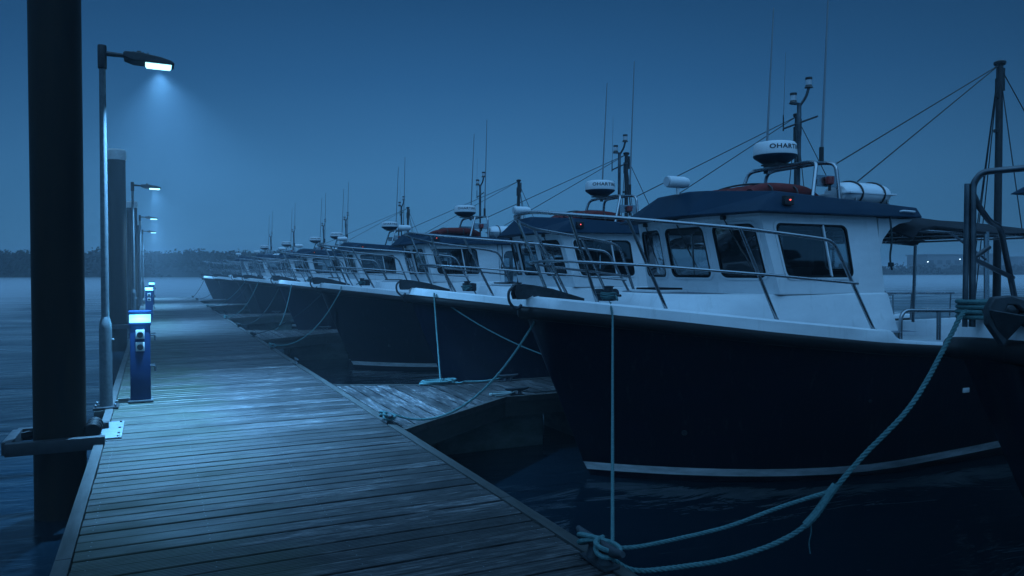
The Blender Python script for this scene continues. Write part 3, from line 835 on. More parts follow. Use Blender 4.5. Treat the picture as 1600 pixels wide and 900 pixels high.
        for wn, lp in zip(wins, loops[1:]):
            f = MB(); g = MB(); k = len(lp); c0 = sum((Vector((a, b)) for a, b in lp), Vector((0, 0))) / k
            def ring(off, n_):    # off metres outward from the opening edge
                out = []
                for a, b in lp:
                    d = Vector(((a - c0.x) * w, (b - c0.y) * h)); L_ = d.length
                    sx = 1 + off / (abs(wn[1] - wn[0]) * w / 2); sy = 1 + off / (abs(wn[3] - wn[2]) * h / 2)
                    out.append(bil(Q, c0.x + (a - c0.x) * sx, c0.y + (b - c0.y) * sy) + nrm * n_)
                return out
            def rings(mb, lst):
                vs = [p for off, n_ in lst for p in ring(off, n_)]
                mb.add(vs, [(i * k + j, i * k + (j + 1) % k, (i + 1) * k + (j + 1) % k, (i + 1) * k + j) for i in range(len(lst) - 1) for j in range(k)])
            rings(f, [(.036, .001), (.034, .012), (.010, .014), (.008, -.036)])
            rings(g, [(.010, .0135), (.008, .017), (-.014, .015), (-.016, -.004)])
            gl = MB(); gl.add(ring(-.010, .002), [tuple(range(k))])
            frames.append((f, g, gl, Q, wn, nrm))
    wallpanel(quad('B', 'A'), [(.10, .70, .215, .865)])     # near side
    wallpanel(quad('C', 'B'), [(.12, .86, .215, .865)])
    wallpanel(quad('D', 'C'), [(.06, .47, .215, .865), (.53, .94, .215, .865)] if False else [(.08, .92, .215, .865)])
    wallpanel(quad('E', 'D'), [(.14, .88, .215, .865)])
    wallpanel(quad('F', 'E'), [(.30, .90, .215, .865)])
    wallpanel(quad('A', 'F'), [(.08, .34, .3, .86), (.62, .92, .05, .86)])
    wh = part(wall, 'wheelhouse', 'white', smooth=False)
    part(lin, 'shade_dark_lining', 'lining', wh, smooth=False)
    part(MB().add([(*BOT[k], 1.362) for k in 'ABCDEF'], [(0, 1, 2, 3, 4, 5)]), 'cabin_floor', 'lining', wh, smooth=False)
    part(MB().add([(*TOP[k], 2.2) for k in 'ABCDEF'], [(0, 1, 2, 3, 4, 5)]), 'cabin_ceiling', 'curtain', wh, smooth=False)
    for i, (f, g, gl, Q, wn, nrm) in enumerate(frames):
        w_ = part(f, 'window', 'white')
        part(g, 'gasket', 'rubber', w_); part(gl, 'pane', 'glass', w_, smooth=False)
        if i in (0, 4):
            sm = .66 if i == 0 else .34
            a = bil(Q, wn[0] + (wn[1] - wn[0]) * sm, wn[2]); b = bil(Q, wn[0] + (wn[1] - wn[0]) * sm, wn[3])
            part(MB().bar(a + nrm * .008, b + nrm * .008, .022, .02), 'mullion', 'white', w_)
        if i in (1, 2, 3):
            s1 = (wn[0] + wn[1]) / 2
            a = bil(Q, s1 - .12, wn[3] + .10) + nrm * .02; b = bil(Q, s1 + .10, .50) + nrm * .03
            wp = MB().tube([a, b], .007, 6)
            wp.tube([bil(Q, s1 + .02, .68) + nrm * .026, bil(Q, s1 + .2, .30) + nrm * .026], .006, 6)
            wp.box(a, (.05, .05, .05), bev=.01)
            part(wp, 'wiper', 'plastic')
    part(MB().box((2.75, -.45, 1.60), (.30, .7, .50), bev=.03), 'helm_console', 'lining', wh)
    sb = MB(); sb.box((3.3, -.45, 1.60), (.42, .44, .10), bev=.03); sb.box((3.5, -.45, 1.85), (.10, .42, .50), bev=.04); sb.tube([(3.3, -.45, 1.36), (3.3, -.45, 1.58)], .05, 10)
    sb.box((3.3, .50, 1.60), (.42, .44, .10), bev=.03); sb.box((3.5, .50, 1.80), (.10, .42, .42), bev=.04)
    part(sb, 'helm_seat', 'seat', wh)
    for s in (-1, 1):
        pts = [(4.06, 2.225), (4.64, 2.225), (4.60, 2.20), (4.42, 2.17), (4.26, 2.10), (4.14, 1.98), (4.07, 1.80)]
        part(MB().prism(pts, s * 1.10, s * 1.135, 'Y'), 'roof_bracket', 'white')
    # ---- roof with faceted visor
    RB = [(1.76, -.50), (2.04, -1.29), (4.66, -1.27), (4.66, 1.27), (2.04, 1.29), (1.76, .50)]
    RT = [(2.06, -.44), (2.50, -1.12), (4.64, -1.20), (4.64, 1.20), (2.50, 1.12), (2.06, .44)]
    zbot = [2.235, 2.24, 2.25, 2.25, 2.24, 2.235]; ztop = [2.52, 2.475, 2.365, 2.365, 2.475, 2.52]
    m = MB(); vs = [(a, b, z - .012) for (a, b), z in zip(RB, zbot)] + [(a, b, z) for (a, b), z in zip(RT, ztop)]
    vs += [(2.2, 0, 2.56), (4.64, 0, 2.40)]
    fs = [(i, (i + 1) % 6, 6 + (i + 1) % 6, 6 + i) for i in range(6)] + [(5, 4, 3, 2, 1, 0)]
    fs += [(6, 7, 12), (7, 8, 13, 12), (9, 10, 12, 13), (10, 11, 12), (11, 6, 12), (8, 9, 13)]
    m.add(vs, fs)
    roof = part(m, 'roof', 'roof', smooth=False)
    bv = roof.modifiers.new('edge', 'BEVEL'); bv.width = .018; bv.segments = 2; bv.limit_method = 'ANGLE'; bv.angle_limit = R(12)
    part(MB().tube(rounded([(4.3, -1.22, 2.30), (4.3, -1.27, 2.31), (4.52, -1.27, 2.305), (4.52, -1.22, 2.295)], .03), .011, 6), 'grab_handle', 'white')
    nl = part(MB().box((2.52, -1.25, 2.36), (.13, .05, .10), bev=.008), 'port_light', 'plastic')
    part(MB().lathe([(.0, -.012), (.007, -.008), (.008, 0), (.007, .006)], (2.52, -1.28, 2.365), 10, 'Y'), 'red_lamp', 'redled', nl)
    # search light
    slm = MB().lathe([(.062, -.13), (.070, -.12), (.070, .10), (.055, .16), (.02, .18)], (2.02, .02, 2.665), 20, 'X'); slm.tube([(2.04, .02, 2.52), (2.04, .02, 2.62)], .02, 8)
    sp_ = part(slm, 'search_light', 'white')
    part(MB().lathe([(.058, -.012), (.058, 0), (.0, .004)], (1.886, .02, 2.665), 20, 'X'), 'lens', 'lens', sp_)
    # ---- arch, radar, light mast, whips
    m = MB()
    for s in (-1, 1):
        m.tube(rounded([(3.50, s * .66, 2.40), (3.66, s * .58, 2.93), (3.70, s * .40, 2.95), (3.70, 0, 2.95)], .10), .024, 10)
        m.tube(rounded([(3.98, s * .66, 2.38), (3.98, s * .58, 2.93), (3.96, s * .40, 2.96), (3.96, 0, 2.96)], .10), .024, 10)
        m.box((3.79, s * .615, 2.70), (.33, .014, .14), rot=R(-4), ax='X')
    m.box((3.80, 0, 2.955), (.34, .95, .012))
    part(m, 'radar_arch', 'steel')
    rd = part(MB().lathe([(.10, -.15), (.17, -.14), (.262, -.075), (.270, -.055), (.270, -.05)], (3.58, .02, 3.13), 40), 'radar', 'roof')
    part(MB().lathe([(.268, -.052), (.272, -.04), (.262, .085), (.245, .108), (.20, .118), (.02, .122)], (3.58, .02, 3.13), 40), 'radar_cover', 'white', rd)
    part(MB().box((3.60, .02, 2.965), (.26, .26, .02)), 'radar_foot', 'darkmetal', rd)
    # lettering wrapped round the dome
    cu = bpy.data.curves.new('lettering', 'FONT'); cu.body = 'OHARTING'; cu.size = .078; cu.align_x = 'CENTER'; cu.space_character = 1.1; cu.offset = .0022
    to = bpy.data.objects.new('lettering_source', cu); COL.objects.link(to)
    me = bpy.data.meshes.new_from_object(to); bpy.data.objects.remove(to)
    bm = bmesh.new(); bm.from_mesh(me)
    bmesh.ops.subdivide_edges(bm, edges=[e_ for e_ in bm.edges if e_.calc_length() > .02], cuts=2)
    for v in bm.verts:
        a = R(270) + v.co.x * 1.25 / .268 - .02; z = v.co.y
        rr = .2695 - (z + .012 + .02) / .105 * .008 + .003
        v.co = (3.58 + rr * math.cos(a), .02 + rr * math.sin(a), 3.13 + .012 + z + O)
    bm.to_mesh(me); bm.free(); me.materials.append(M['text'])
    tx = bpy.data.objects.new('lettering', me); COL.objects.link(tx); tx.parent = rd
    m = MB(); m.tube([(3.97, 0, 2.95), (3.97, .0, 3.78)], .028, 10); m.tube(rounded([(3.97, 0, 3.74), (4.02, -.07, 3.86), (4.03, -.10, 3.97)], .05), .018, 8)
    m.tube([(3.97, .27, 3.50), (3.97, .0, 3.53), (3.97, -.30, 3.56)], .013, 8); m.box((3.93, .03, 3.78), (.10, .09, .014)); m.tube([(3.97, 0, 2.95), (3.97, 0, 2.99)], .05, 12)
    m.tube([(3.97, 0, 2.45), (3.97, 0, 2.95)], .022, 8)
    lm = part(m, 'light_mast', 'darksteel')
    for (x, y, z) in ((3.92, .05, 3.79), (4.03, -.10, 3.97)):
        a = part(MB().lathe([(.056, 0), (.042, .022), (.042, .032)], (x, y, z), 14).lathe([(.042, .10), (.045, .12), (.042, .132), (.005, .135)], (x, y, z), 14), 'mast_light', 'plastic')
        part(MB().lathe([(.039, .032), (.039, .10)], (x, y, z), 14), 'lens', 'lens', a)
    def whip(bx, by, bz, tx_, ty, tz, r0, nm='whip_antenna'):
        m = MB().tube([(bx, by, bz), (bx + (tx_ - bx) * .12, by + (ty - by) * .12, bz + (tz - bz) * .12), (tx_, ty, tz)], [r0, r0 * .85, r0 * .42], 8)
        a = part(m, nm, 'whip')
        part(MB().tube([(bx, by, bz - .05), (bx, by, bz + .16)], r0 * 1.5, 8), 'antenna_base', 'darkmetal', a)
    whip(3.86, .47, 2.97, 3.95, .44, 5.15, .019)
    whip(3.97, -.37, 3.00, 4.02, -.42, 5.35, .019)
    whip(3.97, .27, 3.52, 3.97, .24, 4.50, .006)
    hn = part(MB().lathe([(.03, -.05), (.05, -.04), (.055, .03), (.05, .05)], (3.80, -.655, 2.70), 14), 'horn', 'redglass')
    part(MB().tube([(3.80, -.655, 2.58), (3.80, -.655, 2.65)], .018, 8), 'horn_stem', 'darkmetal', hn)
    # red covered raft bag, white life raft canister
    m = MB()
    for i in range(5):
        yy = -.42 + .21 * i
        m.tube(smooth_path([(2.78, yy, 2.50), (2.95, yy, 2.57), (3.3, yy + random.uniform(-.02, .02), 2.585), (3.62, yy, 2.56), (3.80, yy, 2.48)], 4), .085, 10)
    rb = part(m, 'red_raft_bag', 'red')
    m = MB()
    for xx in (2.98, 3.38): m.tube(smooth_path([(xx, -.54, 2.45), (xx, -.50, 2.62), (xx, 0, 2.675), (xx, .50, 2.62), (xx, .54, 2.45)], 5), .012, 6)
    part(m, 'strap', 'plastic', rb)
    m = MB(); sec = []
    for (xx, r1) in ((4.02, .05), (4.04, .115), (4.10, .150), (4.25, .163), (4.62, .163), (4.77, .150), (4.83, .115), (4.85, .05)): sec.append((r1, xx))
    lr = part(MB().lathe(sec, (0, -.52, 2.565), 24, 'X', sx=1.5, sy=.95), 'life_raft_canister', 'white')
    part(MB().box((4.435, -.52, 2.565), (.83, .505, .022), bev=.006), 'canister_flange', 'white', lr)
    for xx in (4.24, 4.63):
        ring = [(xx, -.52 + .252 * math.cos(R(a)), 2.565 + .162 * math.sin(R(a))) for a in range(0, 360, 15)]
        part(MB().tube(ring, .013, 6, closed=True), 'strap', 'plastic', lr)
    m = MB()
    for xx in (4.14, 4.70):
        for yy in (-.75, -.29): m.tube([(xx, yy, 2.36), (xx, yy, 2.50)], .015, 6)
        m.tube([(xx, -.77, 2.44), (xx, -.27, 2.44)], .015, 6)
    part(m, 'cradle', 'steel', lr)
    # ---- pulpit and side rails
    def rail(): 
        m = MB()
        near = [(3.42, -1.59, .985), (3.18, -1.58, 1.50), (2.88, -1.53, 1.925), (2.62, -1.50, 1.955), (1.72, -1.42, 2.035), (.62, -1.02, 2.125), (.18, -.60, 2.18), (-.02, -.24, 2.225)]
        far = [(2.52, 1.46, 1.06), (2.36, 1.46, 1.55), (2.16, 1.44, 1.94), (1.95, 1.42, 2.00), (.62, 1.02, 2.125), (.18, .60, 2.18), (-.02, .24, 2.225)]
        m.tube(rounded([near[0], near[2]] + near[3:] + far[::-1][:-3] + [far[2], far[0]], .16, 6), .0195, 12)
        # mid rail
        m.tube(rounded([(3.19, -1.585, 1.47), (1.95, -1.475, 1.57), (.86, -1.04, 1.66), (.32, -.56, 1.70), (.22, -.20, 1.71), (.22, .20, 1.71), (.32, .56, 1.70), (.86, 1.04, 1.66), (2.34, 1.455, 1.53)], .12, 6), .0155, 10)
        for (a, b) in (((1.12, -.98, 1.225), (.62, -1.02, 2.125)), ((2.22, -1.40, 1.10), (1.70, -1.42, 2.035)), ((.58, -.52, 1.28), (.20, -.60, 2.18)),
                       ((.58, .52, 1.28), (.20, .60, 2.18)), ((1.12, .98, 1.225), (.62, 1.02, 2.125)), ((2.0, 1.36, 1.12), (1.5, 1.36, 2.055))):
            m.tube([a, b], .0185, 10)
        for a in ((1.12, -.98, 1.20), (2.22, -1.40, 1.085), (3.42, -1.59, .965), (.58, -.52, 1.265), (.58, .52, 1.265), (1.12, .98, 1.20)):
            m.lathe([(.045, 0), (.045, .008), (.022, .016), (.02, .03)], a, 12)
        return m
    part(rail(), 'pulpit_rail', 'steel')
    # ---- anchor roller, anchor, bollard
    ar = MB()
    for s in (-.055, .055):
        ar.prism([(-.13, 1.30), (-.15, 1.36), (-.13, 1.46), (-.05, 1.465), (.08, 1.45), (.30, 1.41), (.70, 1.30), (.70, 1.27), (.10, 1.29), (.06, 1.34), (-.02, 1.30)], s - .006, s + .006, 'Y')
    ar.box((.36, 0, 1.285), (.66, .11, .012)); 
    rl = part(ar, 'anchor_roller', 'castmetal')
    part(MB().lathe([(.055, -.045), (.035, -.02), (.035, .02), (.055, .045)], (-.07, 0, 1.37), 16, 'Y'), 'roller', 'rubber', rl)
    part(MB().tube(smooth_path([(-.13, 0, 1.45), (-.20, 0, 1.38), (-.19, 0, 1.27), (-.11, 0, 1.20), (-.05, 0, 1.24)], 5), .016, 8), 'anchor_shackle', 'castmetal', rl)
    bo = MB().lathe([(.07, 0), (.07, .02), (.05, .03), (.05, .15), (.062, .16), (.062, .165), (.01, .17)], (.98, -.12, 1.27), 20)
    bo.tube([(.98, -.36, 1.335), (.98, .18, 1.335)], .014, 8)
    part(bo, 'bollard', 'castmetal')
    cw = MB()
    for i in range(5):
        ring = [(.98 + (.065 + .008 * (i % 2)) * math.cos(R(a)), -.12 + (.10 + .01 * (i % 3)) * math.sin(R(a)) , 1.30 + .014 * i + .004 * math.sin(R(3 * a))) for a in range(0, 360, 20)]
        cw.tube(ring, .012, 7, closed=True)
    cw.tube(smooth_path([(1.0, -.22, 1.33), (.90, -.40, 1.325), (.78, -.60, 1.30)], 5), .012, 7)
    part(cw, 'rope_turns', 'rope')
    wd = MB().box((1.10, .12, 1.33), (.20, .20, .14), bev=.03); wd.lathe([(.055, -.05), (.04, -.02), (.04, .02), (.055, .05)], (1.10, -.02, 1.35), 16, 'Y')
    part(wd, 'windlass', 'castmetal')
    # ---- cockpit rails, awning, stern mast and rigging
    m = MB()
    m.tube(rounded([(3.98, -1.50, .83), (3.98, -1.50, 1.16), (5.25, -1.52, 1.13)], .14, 6), .022, 10)
    m.tube([(5.22, -1.52, .80), (5.22, -1.52, 1.12)], .022, 10); m.tube([(4.62, -1.51, .80), (4.62, -1.51, 1.13)], .024, 10)
    m.tube(rounded([(4.2, 1.55, .84), (4.2, 1.55, 1.26), (9.2, 1.42, 1.22)], .05), .014, 8)
    for xx in (4.9, 6.0, 7.1, 8.2, 9.15): m.tube([(xx, beam(xx) - .07, sheer(xx)), (xx, beam(xx) - .09, 1.23)], .012, 8)
    m.tube([(5.3, -1.52, 1.14), (9.2, -1.42, 1.16)], .018, 8)
    for xx in (6.2, 7.3, 8.4, 9.2): m.tube([(xx, -beam(xx) + .07, sheer(xx)), (xx, -beam(xx) + .09, 1.16)], .016, 8)
    part(m, 'cockpit_rail', 'steel')
    part(MB().lathe([(.06, 0), (.06, .42), (.055, .43)], (5.3, 1.5, .80), 14), 'rod_post', 'castmetal')
    m = MB().box((5.0, -.9, .62), (.62, .42, .30), bev=.03); part(m, 'tackle_box', 'white')
    part(MB().box((5.0, -1.118, .70), (.34, .012, .018)), 'box_latch', 'plastic')
    m = MB()
    ny = 9; xs2 = [4.50, 4.62, 4.9, 5.4, 6.0, 6.6, 7.2, 7.9]
    zz = [2.12, 2.22, 2.27, 2.26, 2.23, 2.22, 2.20, 2.17]
    vs = []
    for lay in (0, 1):
        for x, z in zip(xs2, zz):
            for j in range(ny):
                y = -1.22 + 2.44 * j / (ny - 1); e_ = abs(y) / 1.22
                sag = .015 * math.sin(j * 2.1 + x * 3)
                drop = .13 * e_ ** 6
                vs.append((x, y * (1 + .03 * e_), z - drop + .05 * (1 - e_ ** 2) + sag - lay * .02))
    K2 = len(xs2) * ny
    fs = [(i * ny + j, i * ny + j + 1, (i + 1) * ny + j + 1, (i + 1) * ny + j) for i in range(len(xs2) - 1) for j in range(ny - 1)]
    fs += [tuple(K2 + q for q in f) for f in fs]
    for j in range(ny - 1): fs.append((j, j + 1, K2 + j + 1, K2 + j)); e_ = (len(xs2) - 1) * ny; fs.append((e_ + j, e_ + j + 1, K2 + e_ + j + 1, K2 + e_ + j))
    for i in range(len(xs2) - 1):
        for j in (0, ny - 1): fs.append((i * ny + j, (i + 1) * ny + j, K2 + (i + 1) * ny + j, K2 + i * ny + j))
    m.add(vs, fs); aw = part(m, 'awning', 'canvas')
    m = MB()
    for s in (-1, 1):
        m.tube([(4.62, s * 1.22, 2.09), (7.95, s * 1.22, 2.06)], .018, 8)
        m.tube([(5.9, s * 1.26, .75), (5.9, s * 1.24, 2.1)], .032, 8)
        m.tube([(5.2, s * 1.22, 2.09), (5.88, s * 1.25, 1.75)], .016, 8)
        m.tube([(7.9, s * 1.25, .75), (7.9, s * 1.22, 2.12)], .026, 8)
    for xx in (4.7, 5.9, 7.0, 7.9): m.tube([(xx, -1.22, 2.09), (xx, 1.22, 2.09)], .016, 8)
    part(m, 'awning_frame', 'steel', aw)
    m = MB().tube([(8.12, 0, .12), (8.12, 0, 4.80)], [.060, .048], 14); m.lathe([(.075, 0), (.085, .02), (.085, .05), (.05, .07)], (8.12, 0, 4.76), 12)
    m.tube([(8.12, -1.3, 2.16), (8.12, 1.3, 2.16)], .03, 8); m.box((8.06, 0, 4.4), (.03, .05, .3)); m.box((8.20, 0, 4.55), (.04, .05, .35), bev=.01)
    m.box((8.04, 0, 3.75), (.05, .05, .05), bev=.01)
    mm = part(m, 'stern_mast', 'darkmetal')
    m = MB()
    tp = (8.10, 0, 4.76)
    for e_ in ((3.98, -.60, 2.93), (4.44, -.52, 2.74), (9.3, -1.2, 1.15), (9.3, 1.2, 1.15), (8.16, -.35, 2.16), (8.06, .3, 2.16), (9.0, .9, 1.2)):
        m.tube([tp, e_], .009, 6)
    part(m, 'rigging', 'wire', mm)
    # hull fittings
    m = MB()
    m.lathe([(.022, -.012), (.026, 0), (.012, .004)], (1.02, -.40, -.20), 12, 'Y')
    p = hull_pt(1.0, .25); 
    part(MB().lathe([(.028, -.03), (.028, .0), (.014, .005), (.014, -.02)], (p[0], -p[1] - .002, p[2]), 12, 'Y'), 'skin_fitting', 'castmetal')
    for x0 in (4.75, 5.25):
        p = hull_pt(x0, .60)
        part(MB().box((p[0], -p[1] - .004, p[2]), (.11, .014, .055), bev=.004), 'hull_vent', 'stripe')
    for x0, v in ((3.1, .53), (3.85, .53)):
        p = hull_pt(x0, v); part(MB().lathe([(.018, -.02), (.018, .0), (.009, .003)], (p[0], -p[1] - .002, p[2]), 10, 'Y'), 'drain_outlet', 'castmetal')
    # loose line hanging by the wheelhouse corner
    m = MB().tube(smooth_path([(4.12, -1.24, 2.24), (4.13, -1.26, 1.98), (4.12, -1.25, 1.80), (4.10, -1.27, 1.70), (4.14, -1.26, 1.62)], 5), .012, 6)
    m.box((4.12, -1.26, 1.68), (.06, .04, .05), bev=.012)
    part(m, 'tie_line', 'rope_dark')
    return t
BOATS = [  # bow x, y, heading, label
    (3.64, 7.30, 0, 'nearest fully seen navy fishing boat with white wheelhouse and radar'),
    (3.82, 12.0, .06, 'second full navy fishing boat, beyond the nearest finger pontoon'),
    (3.55, 18.0, .10, 'third full fishing boat, its white boot stripe showing above the water'),
    (3.60, 24.9, .12, 'fourth full fishing boat, just beyond the second finger pontoon'),
    (3.50, 32.4, .08, 'fifth full fishing boat, its radar low against the sky'),
    (3.50, 37.0, .06, 'sixth full fishing boat, mostly hidden in the row of rails'),
    (3.12, 43.2, .06, 'seventh fishing boat, hazy, next to last in the row'),
    (2.80, 49.6, .010, 'farthest and haziest fishing boat at the walkway end')]
FEWER = {3: ('red_raft_bag',), 4: ('stern_mast', 'red_raft_bag'), 5: ('red_raft_bag', 'port_light'), 6: ('stern_mast', 'red_raft_bag', 'port_light', 'life_raft_canister'), 7: ('stern_mast', 'red_raft_bag', 'port_light', 'horn')}
proto = build_boat()
boats = []
for i, (x, y, a, lb) in enumerate(BOATS):
    b = proto if i == 0 else copy_tree(proto, skip=FEWER.get(i, ()))
    b.location = (x, y, WATER); b.rotation_euler = (R(random.uniform(-.5, .5)) if i else 0, 0, -a)
    tag(b, lb, 'fishing boat', 'moored fishing boats'); boats.append(b)

# the boat nearest the camera, of which only the bow is in the photo: own pulpit and a big plough anchor
b0 = copy_tree(proto, skip=('pulpit_rail', 'anchor_roller', 'hull_vent', 'skin_fitting', 'drain_outlet', 'bollard', 'rope_turns'))
b0.location = (4.29, 2.56, WATER); b0.rotation_euler = (0, 0, 0)
tag(b0, 'dark boat cut off by the right edge, its anchor and step pulpit showing', 'fishing boat', 'moored fishing boats')
def add0(m, name, material, parent=None):
    m.v = [(a, b, c + .70) for a, b, c in m.v]; return m.build(name, material, parent or b0)
m = MB()
m.tube(rounded([(.12, .32, 1.27), (.11, .32, 2.12), (.13, .28, 2.185), (.40, -.30, 2.20), (1.1, -.98, 2.14), (2.6, -1.40, 2.0), (3.3, -1.58, .98)], .07, 6), .019, 12)
m.tube([(.075, .335, 1.27), (.08, .335, 2.12)], .015, 12)
m.tube(rounded([(.12, .32, 2.05), (.17, .32, 1.985), (.34, .36, 1.90), (.47, .38, 1.88), (.69, .38, 1.26)], .09, 6), .0175, 12)
m.tube([(.12, .32, 1.675), (.44, .43, 1.75)], .015, 10); m.tube([(.12, .32, 1.675), (.605, .38, 1.56)], .015, 10)
m.tube([(1.1, -.98, 1.21), (1.0, -.90, 2.13)], .02, 10); m.tube([(2.2, -1.4, 1.1), (2.1, -1.32, 2.03)], .02, 10)
add0(m, 'step_pulpit', 'darksteel')
m = MB()
for s in (-.07, .07): m.prism([(-.06, 1.33), (.04, 1.40), (.6, 1.36), (.62, 1.31), (0, 1.30)], s - .007, s + .007, 'Y')
rl = add0(m, 'bow_roller', 'castmetal')
m = MB().lathe([(.075, -.05), (.05, -.02), (.05, .02), (.075, .05)], (.02, 0, 1.37), 18, 'Y'); add0(m, 'roller', 'castmetal', rl)
an = MB()
an.prism([(-.10, .06), (-.07, .115), (.02, .125), (.09, .10), (.13, .03), (.10, .02), (.05, .07), (.0, .075), (-.02, .02), (.03, -.06), (-.02, -.15), (-.10, -.03)], -.03, .03, 'Y')
an.add([(-.10, -.06, .05), (-.10, .06, .05), (-.02, 0, -.16), (.06, -.13, .02), (.06, .13, .02), (.03, 0, -.03)], [(0, 1, 2), (0, 3, 2), (1, 4, 2), (0, 1, 4, 3), (3, 4, 2)])
an.lathe([(.04, -.05), (.055, -.03), (.055, .03), (.04, .05)], (.13, 0, .0), 14, 'Y')
an.tube([(.02, 0, .10), (.5, .02, .06)], .024, 10)
_r = Matrix.Rotation(R(-32), 3, 'Z')
an.v = [tuple(_r @ Vector(p) + Vector((-.12, -.02, 1.345))) for p in an.v]
for o_ in bpy.data.objects: pass
ano = add0(an, 'anchor', 'castmetal')
bv = ano.modifiers.new('edge', 'BEVEL'); bv.width = .012; bv.segments = 2
cw = MB()
for i in range(4):
    cw.tube([(.12 + (.075 + .01 * (i % 2)) * math.cos(R(a)), .32 + .075 * math.sin(R(a)), 1.33 + .030 * i) for a in range(0, 360, 20)], .014, 8, closed=True)
cw.tube(smooth_path([(.18, .27, 1.36), (.25, .18, 1.40), (.36, .12, 1.36), (.50, .10, 1.33)], 5), .014, 8)
cw.tube(smooth_path([(.19, .30, 1.42), (.28, .22, 1.40), (.42, .16, 1.36)], 5), .014, 8)
add0(cw, 'rope_turns', 'rope')

# aft cabin side screens seen on the third and fourth boats
for bi in (2, 3):
    for s in (-1, 1):
        m = MB(); Q = [Vector((4.12, s * 1.22, .85)), Vector((5.3, s * 1.24, .85)), Vector((5.25, s * 1.16, 2.2)), Vector((4.10, s * 1.14, 2.2))]
        outer = [(0, 0), (1, 0), (1, 1), (0, 1)]; hole = []
        for cx, cy, a0 in ((.80, .80, 0), (.20, .80, 90), (.20, .30, 180), (.80, .30, 270)):
            for k in range(6):
                a = R(a0 + 18 * k); hole.append((cx + .12 * math.cos(a), cy + .12 * math.sin(a)))
        tr = tessellate_polygon([[Vector((a, b, 0)) for a, b in outer], [Vector((a, b, 0)) for a, b in hole]])
        P = [Q[0] * (1 - a) * (1 - b) + Q[1] * a * (1 - b) + Q[2] * a * b + Q[3] * (1 - a) * b for a, b in outer + hole]
        n = len(P); 
        P2 = [p + Vector((0, -s * .03, 0)) for p in P]
        m.add([(p.x, p.y, p.z + .7) for p in P + P2], [tuple(x) for x in tr] + [tuple(n + q for q in x) for x in tr])
        sc = m.build('side_screen', 'white', boats[bi], smooth=False)
        g = MB().add([(p.x, p.y - s * .012, p.z + .7) for p in P[4:]], [tuple(range(len(hole)))]); g.build('pane', 'glass', sc, smooth=False)

# ------------------------------------------------------------ cleats
def build_cleat():
    t = empty('mooring_cleat')
    h = MB().tube(smooth_path([(0, -.17, .088), (0, -.13, .078), (0, -.06, .072), (0, .06, .072), (0, .13, .078), (0, .17, .088)], 4),
                  [.012 + .012 * math.sin(math.pi * i / 20) for i in range(21)], 12)
    h.build('horn', 'castmetal', t)
    f = MB()
    for y in (-.045, .045): f.lathe([(.032, 0), (.026, .02), (.018, .05), (.02, .075)], (0, y, .008), 12)
    f.box((0, 0, .005), (.075, .19, .012), bev=.003); f.build('foot', 'castmetal', t)
    return t
CL = [(DX1 - .09, 3.49, 'D', 'big horn cleat nearest the camera, wrapped in teal rope'),
      (DX1 - .05, 7.74, 'D', 'horn cleat at the root of the nearest finger, teal rope tied on'),
      (DX1 - .05, 13.3, 'D', 'bare cleat alone on the walkway edge before the nearest finger'),
      (DX1 - .05, 16.2, 'D', 'walkway edge cleat holding the third boat\'s long teal line'),
      (DX1 - .05, 19.4, 'D', 'walkway edge cleat at the second finger\'s near corner'),
      (DX1 - .05, 22.9, 'D', 'walkway edge cleat just past the second finger'),
      (DX1 - .05, 27.1, 'D', 'walkway edge cleat level with the second pedestal'),
      (DX1 - .05, 32.8, 'D', 'small walkway edge cleat beyond the third finger'),
      (DX1 - .05, 36.3, 'D', 'tiny walkway edge cleat before the fourth finger'),
      (DX1 - .05, 45.3, 'D', 'tiny cleat near the far end of the walkway edge'),
      (DX1 - .06, 49.9, 'D', 'last cleat at the far corner of the walkway'),
      (4.70, 10.02, 'F', 'cleat on the far edge of the nearest finger pontoon'),
      (4.28, 8.84, 'F', 'cleat on the near edge of the nearest finger, pale rope coiled beside it'),
      (4.28, 20.95, 'F', 'small cleat near the visible end of the second finger'),
      (4.28, 29.95, 'F', 'tiny cleat on the third finger pontoon')]
pc = build_cleat()
for i, (x, y, k, lb) in enumerate(CL):
    o = pc if i == 0 else copy_tree(pc)
    o.location = (x, y, .012 if k == 'D' else -.008); o.rotation_euler = (0, 0, 0 if k == 'D' else R(90))
    if i == 0: o.scale = (1.35, 1.35, 1.35)
    else: o.scale = (1, 1, 1)
    tag(o, lb, 'cleat', 'cleats on the pontoon edges')

# ------------------------------------------------------------ mooring ropes
def twisted(m, path, r, pitch):
    """three strands laid round each other"""
    P = [Vector(p) for p in path]; L = [0]
    for a, b in zip(P, P[1:]): L.append(L[-1] + (b - a).length)
    n = int(L[-1] / pitch * 9) + 2; Q = []; j = 0
    for i in range(n):
        d = L[-1] * i / (n - 1)
        while j < len(L) - 2 and L[j + 1] < d: j += 1
        t = (d - L[j]) / max(L[j + 1] - L[j], 1e-6); Q.append((P[j].lerp(P[j + 1], t), d))
    u = None; fr = []
    for i in range(n):
        T = (Q[min(i + 1, n - 1)][0] - Q[max(i - 1, 0)][0]).normalized()
        if u is None: u = T.orthogonal().normalized()
        u = (u - T * u.dot(T)).normalized(); fr.append((u.copy(), T.cross(u)))
    for s in range(3):
        pts = []
        for (p, d), (a, b) in zip(Q, fr):
            w = 2 * math.pi * (d / pitch + s / 3); pts.append(p + (a * math.cos(w) + b * math.sin(w)) * r * .52)
        m.tube(pts, r * .54, 6)
def sagging(a, b, sag, n=24):
    a = Vector(a); b = Vector(b); return [a.lerp(b, i / n) - Vector((0, 0, 4 * sag * (i / n) * (1 - i / n))) for i in range(n + 1)]
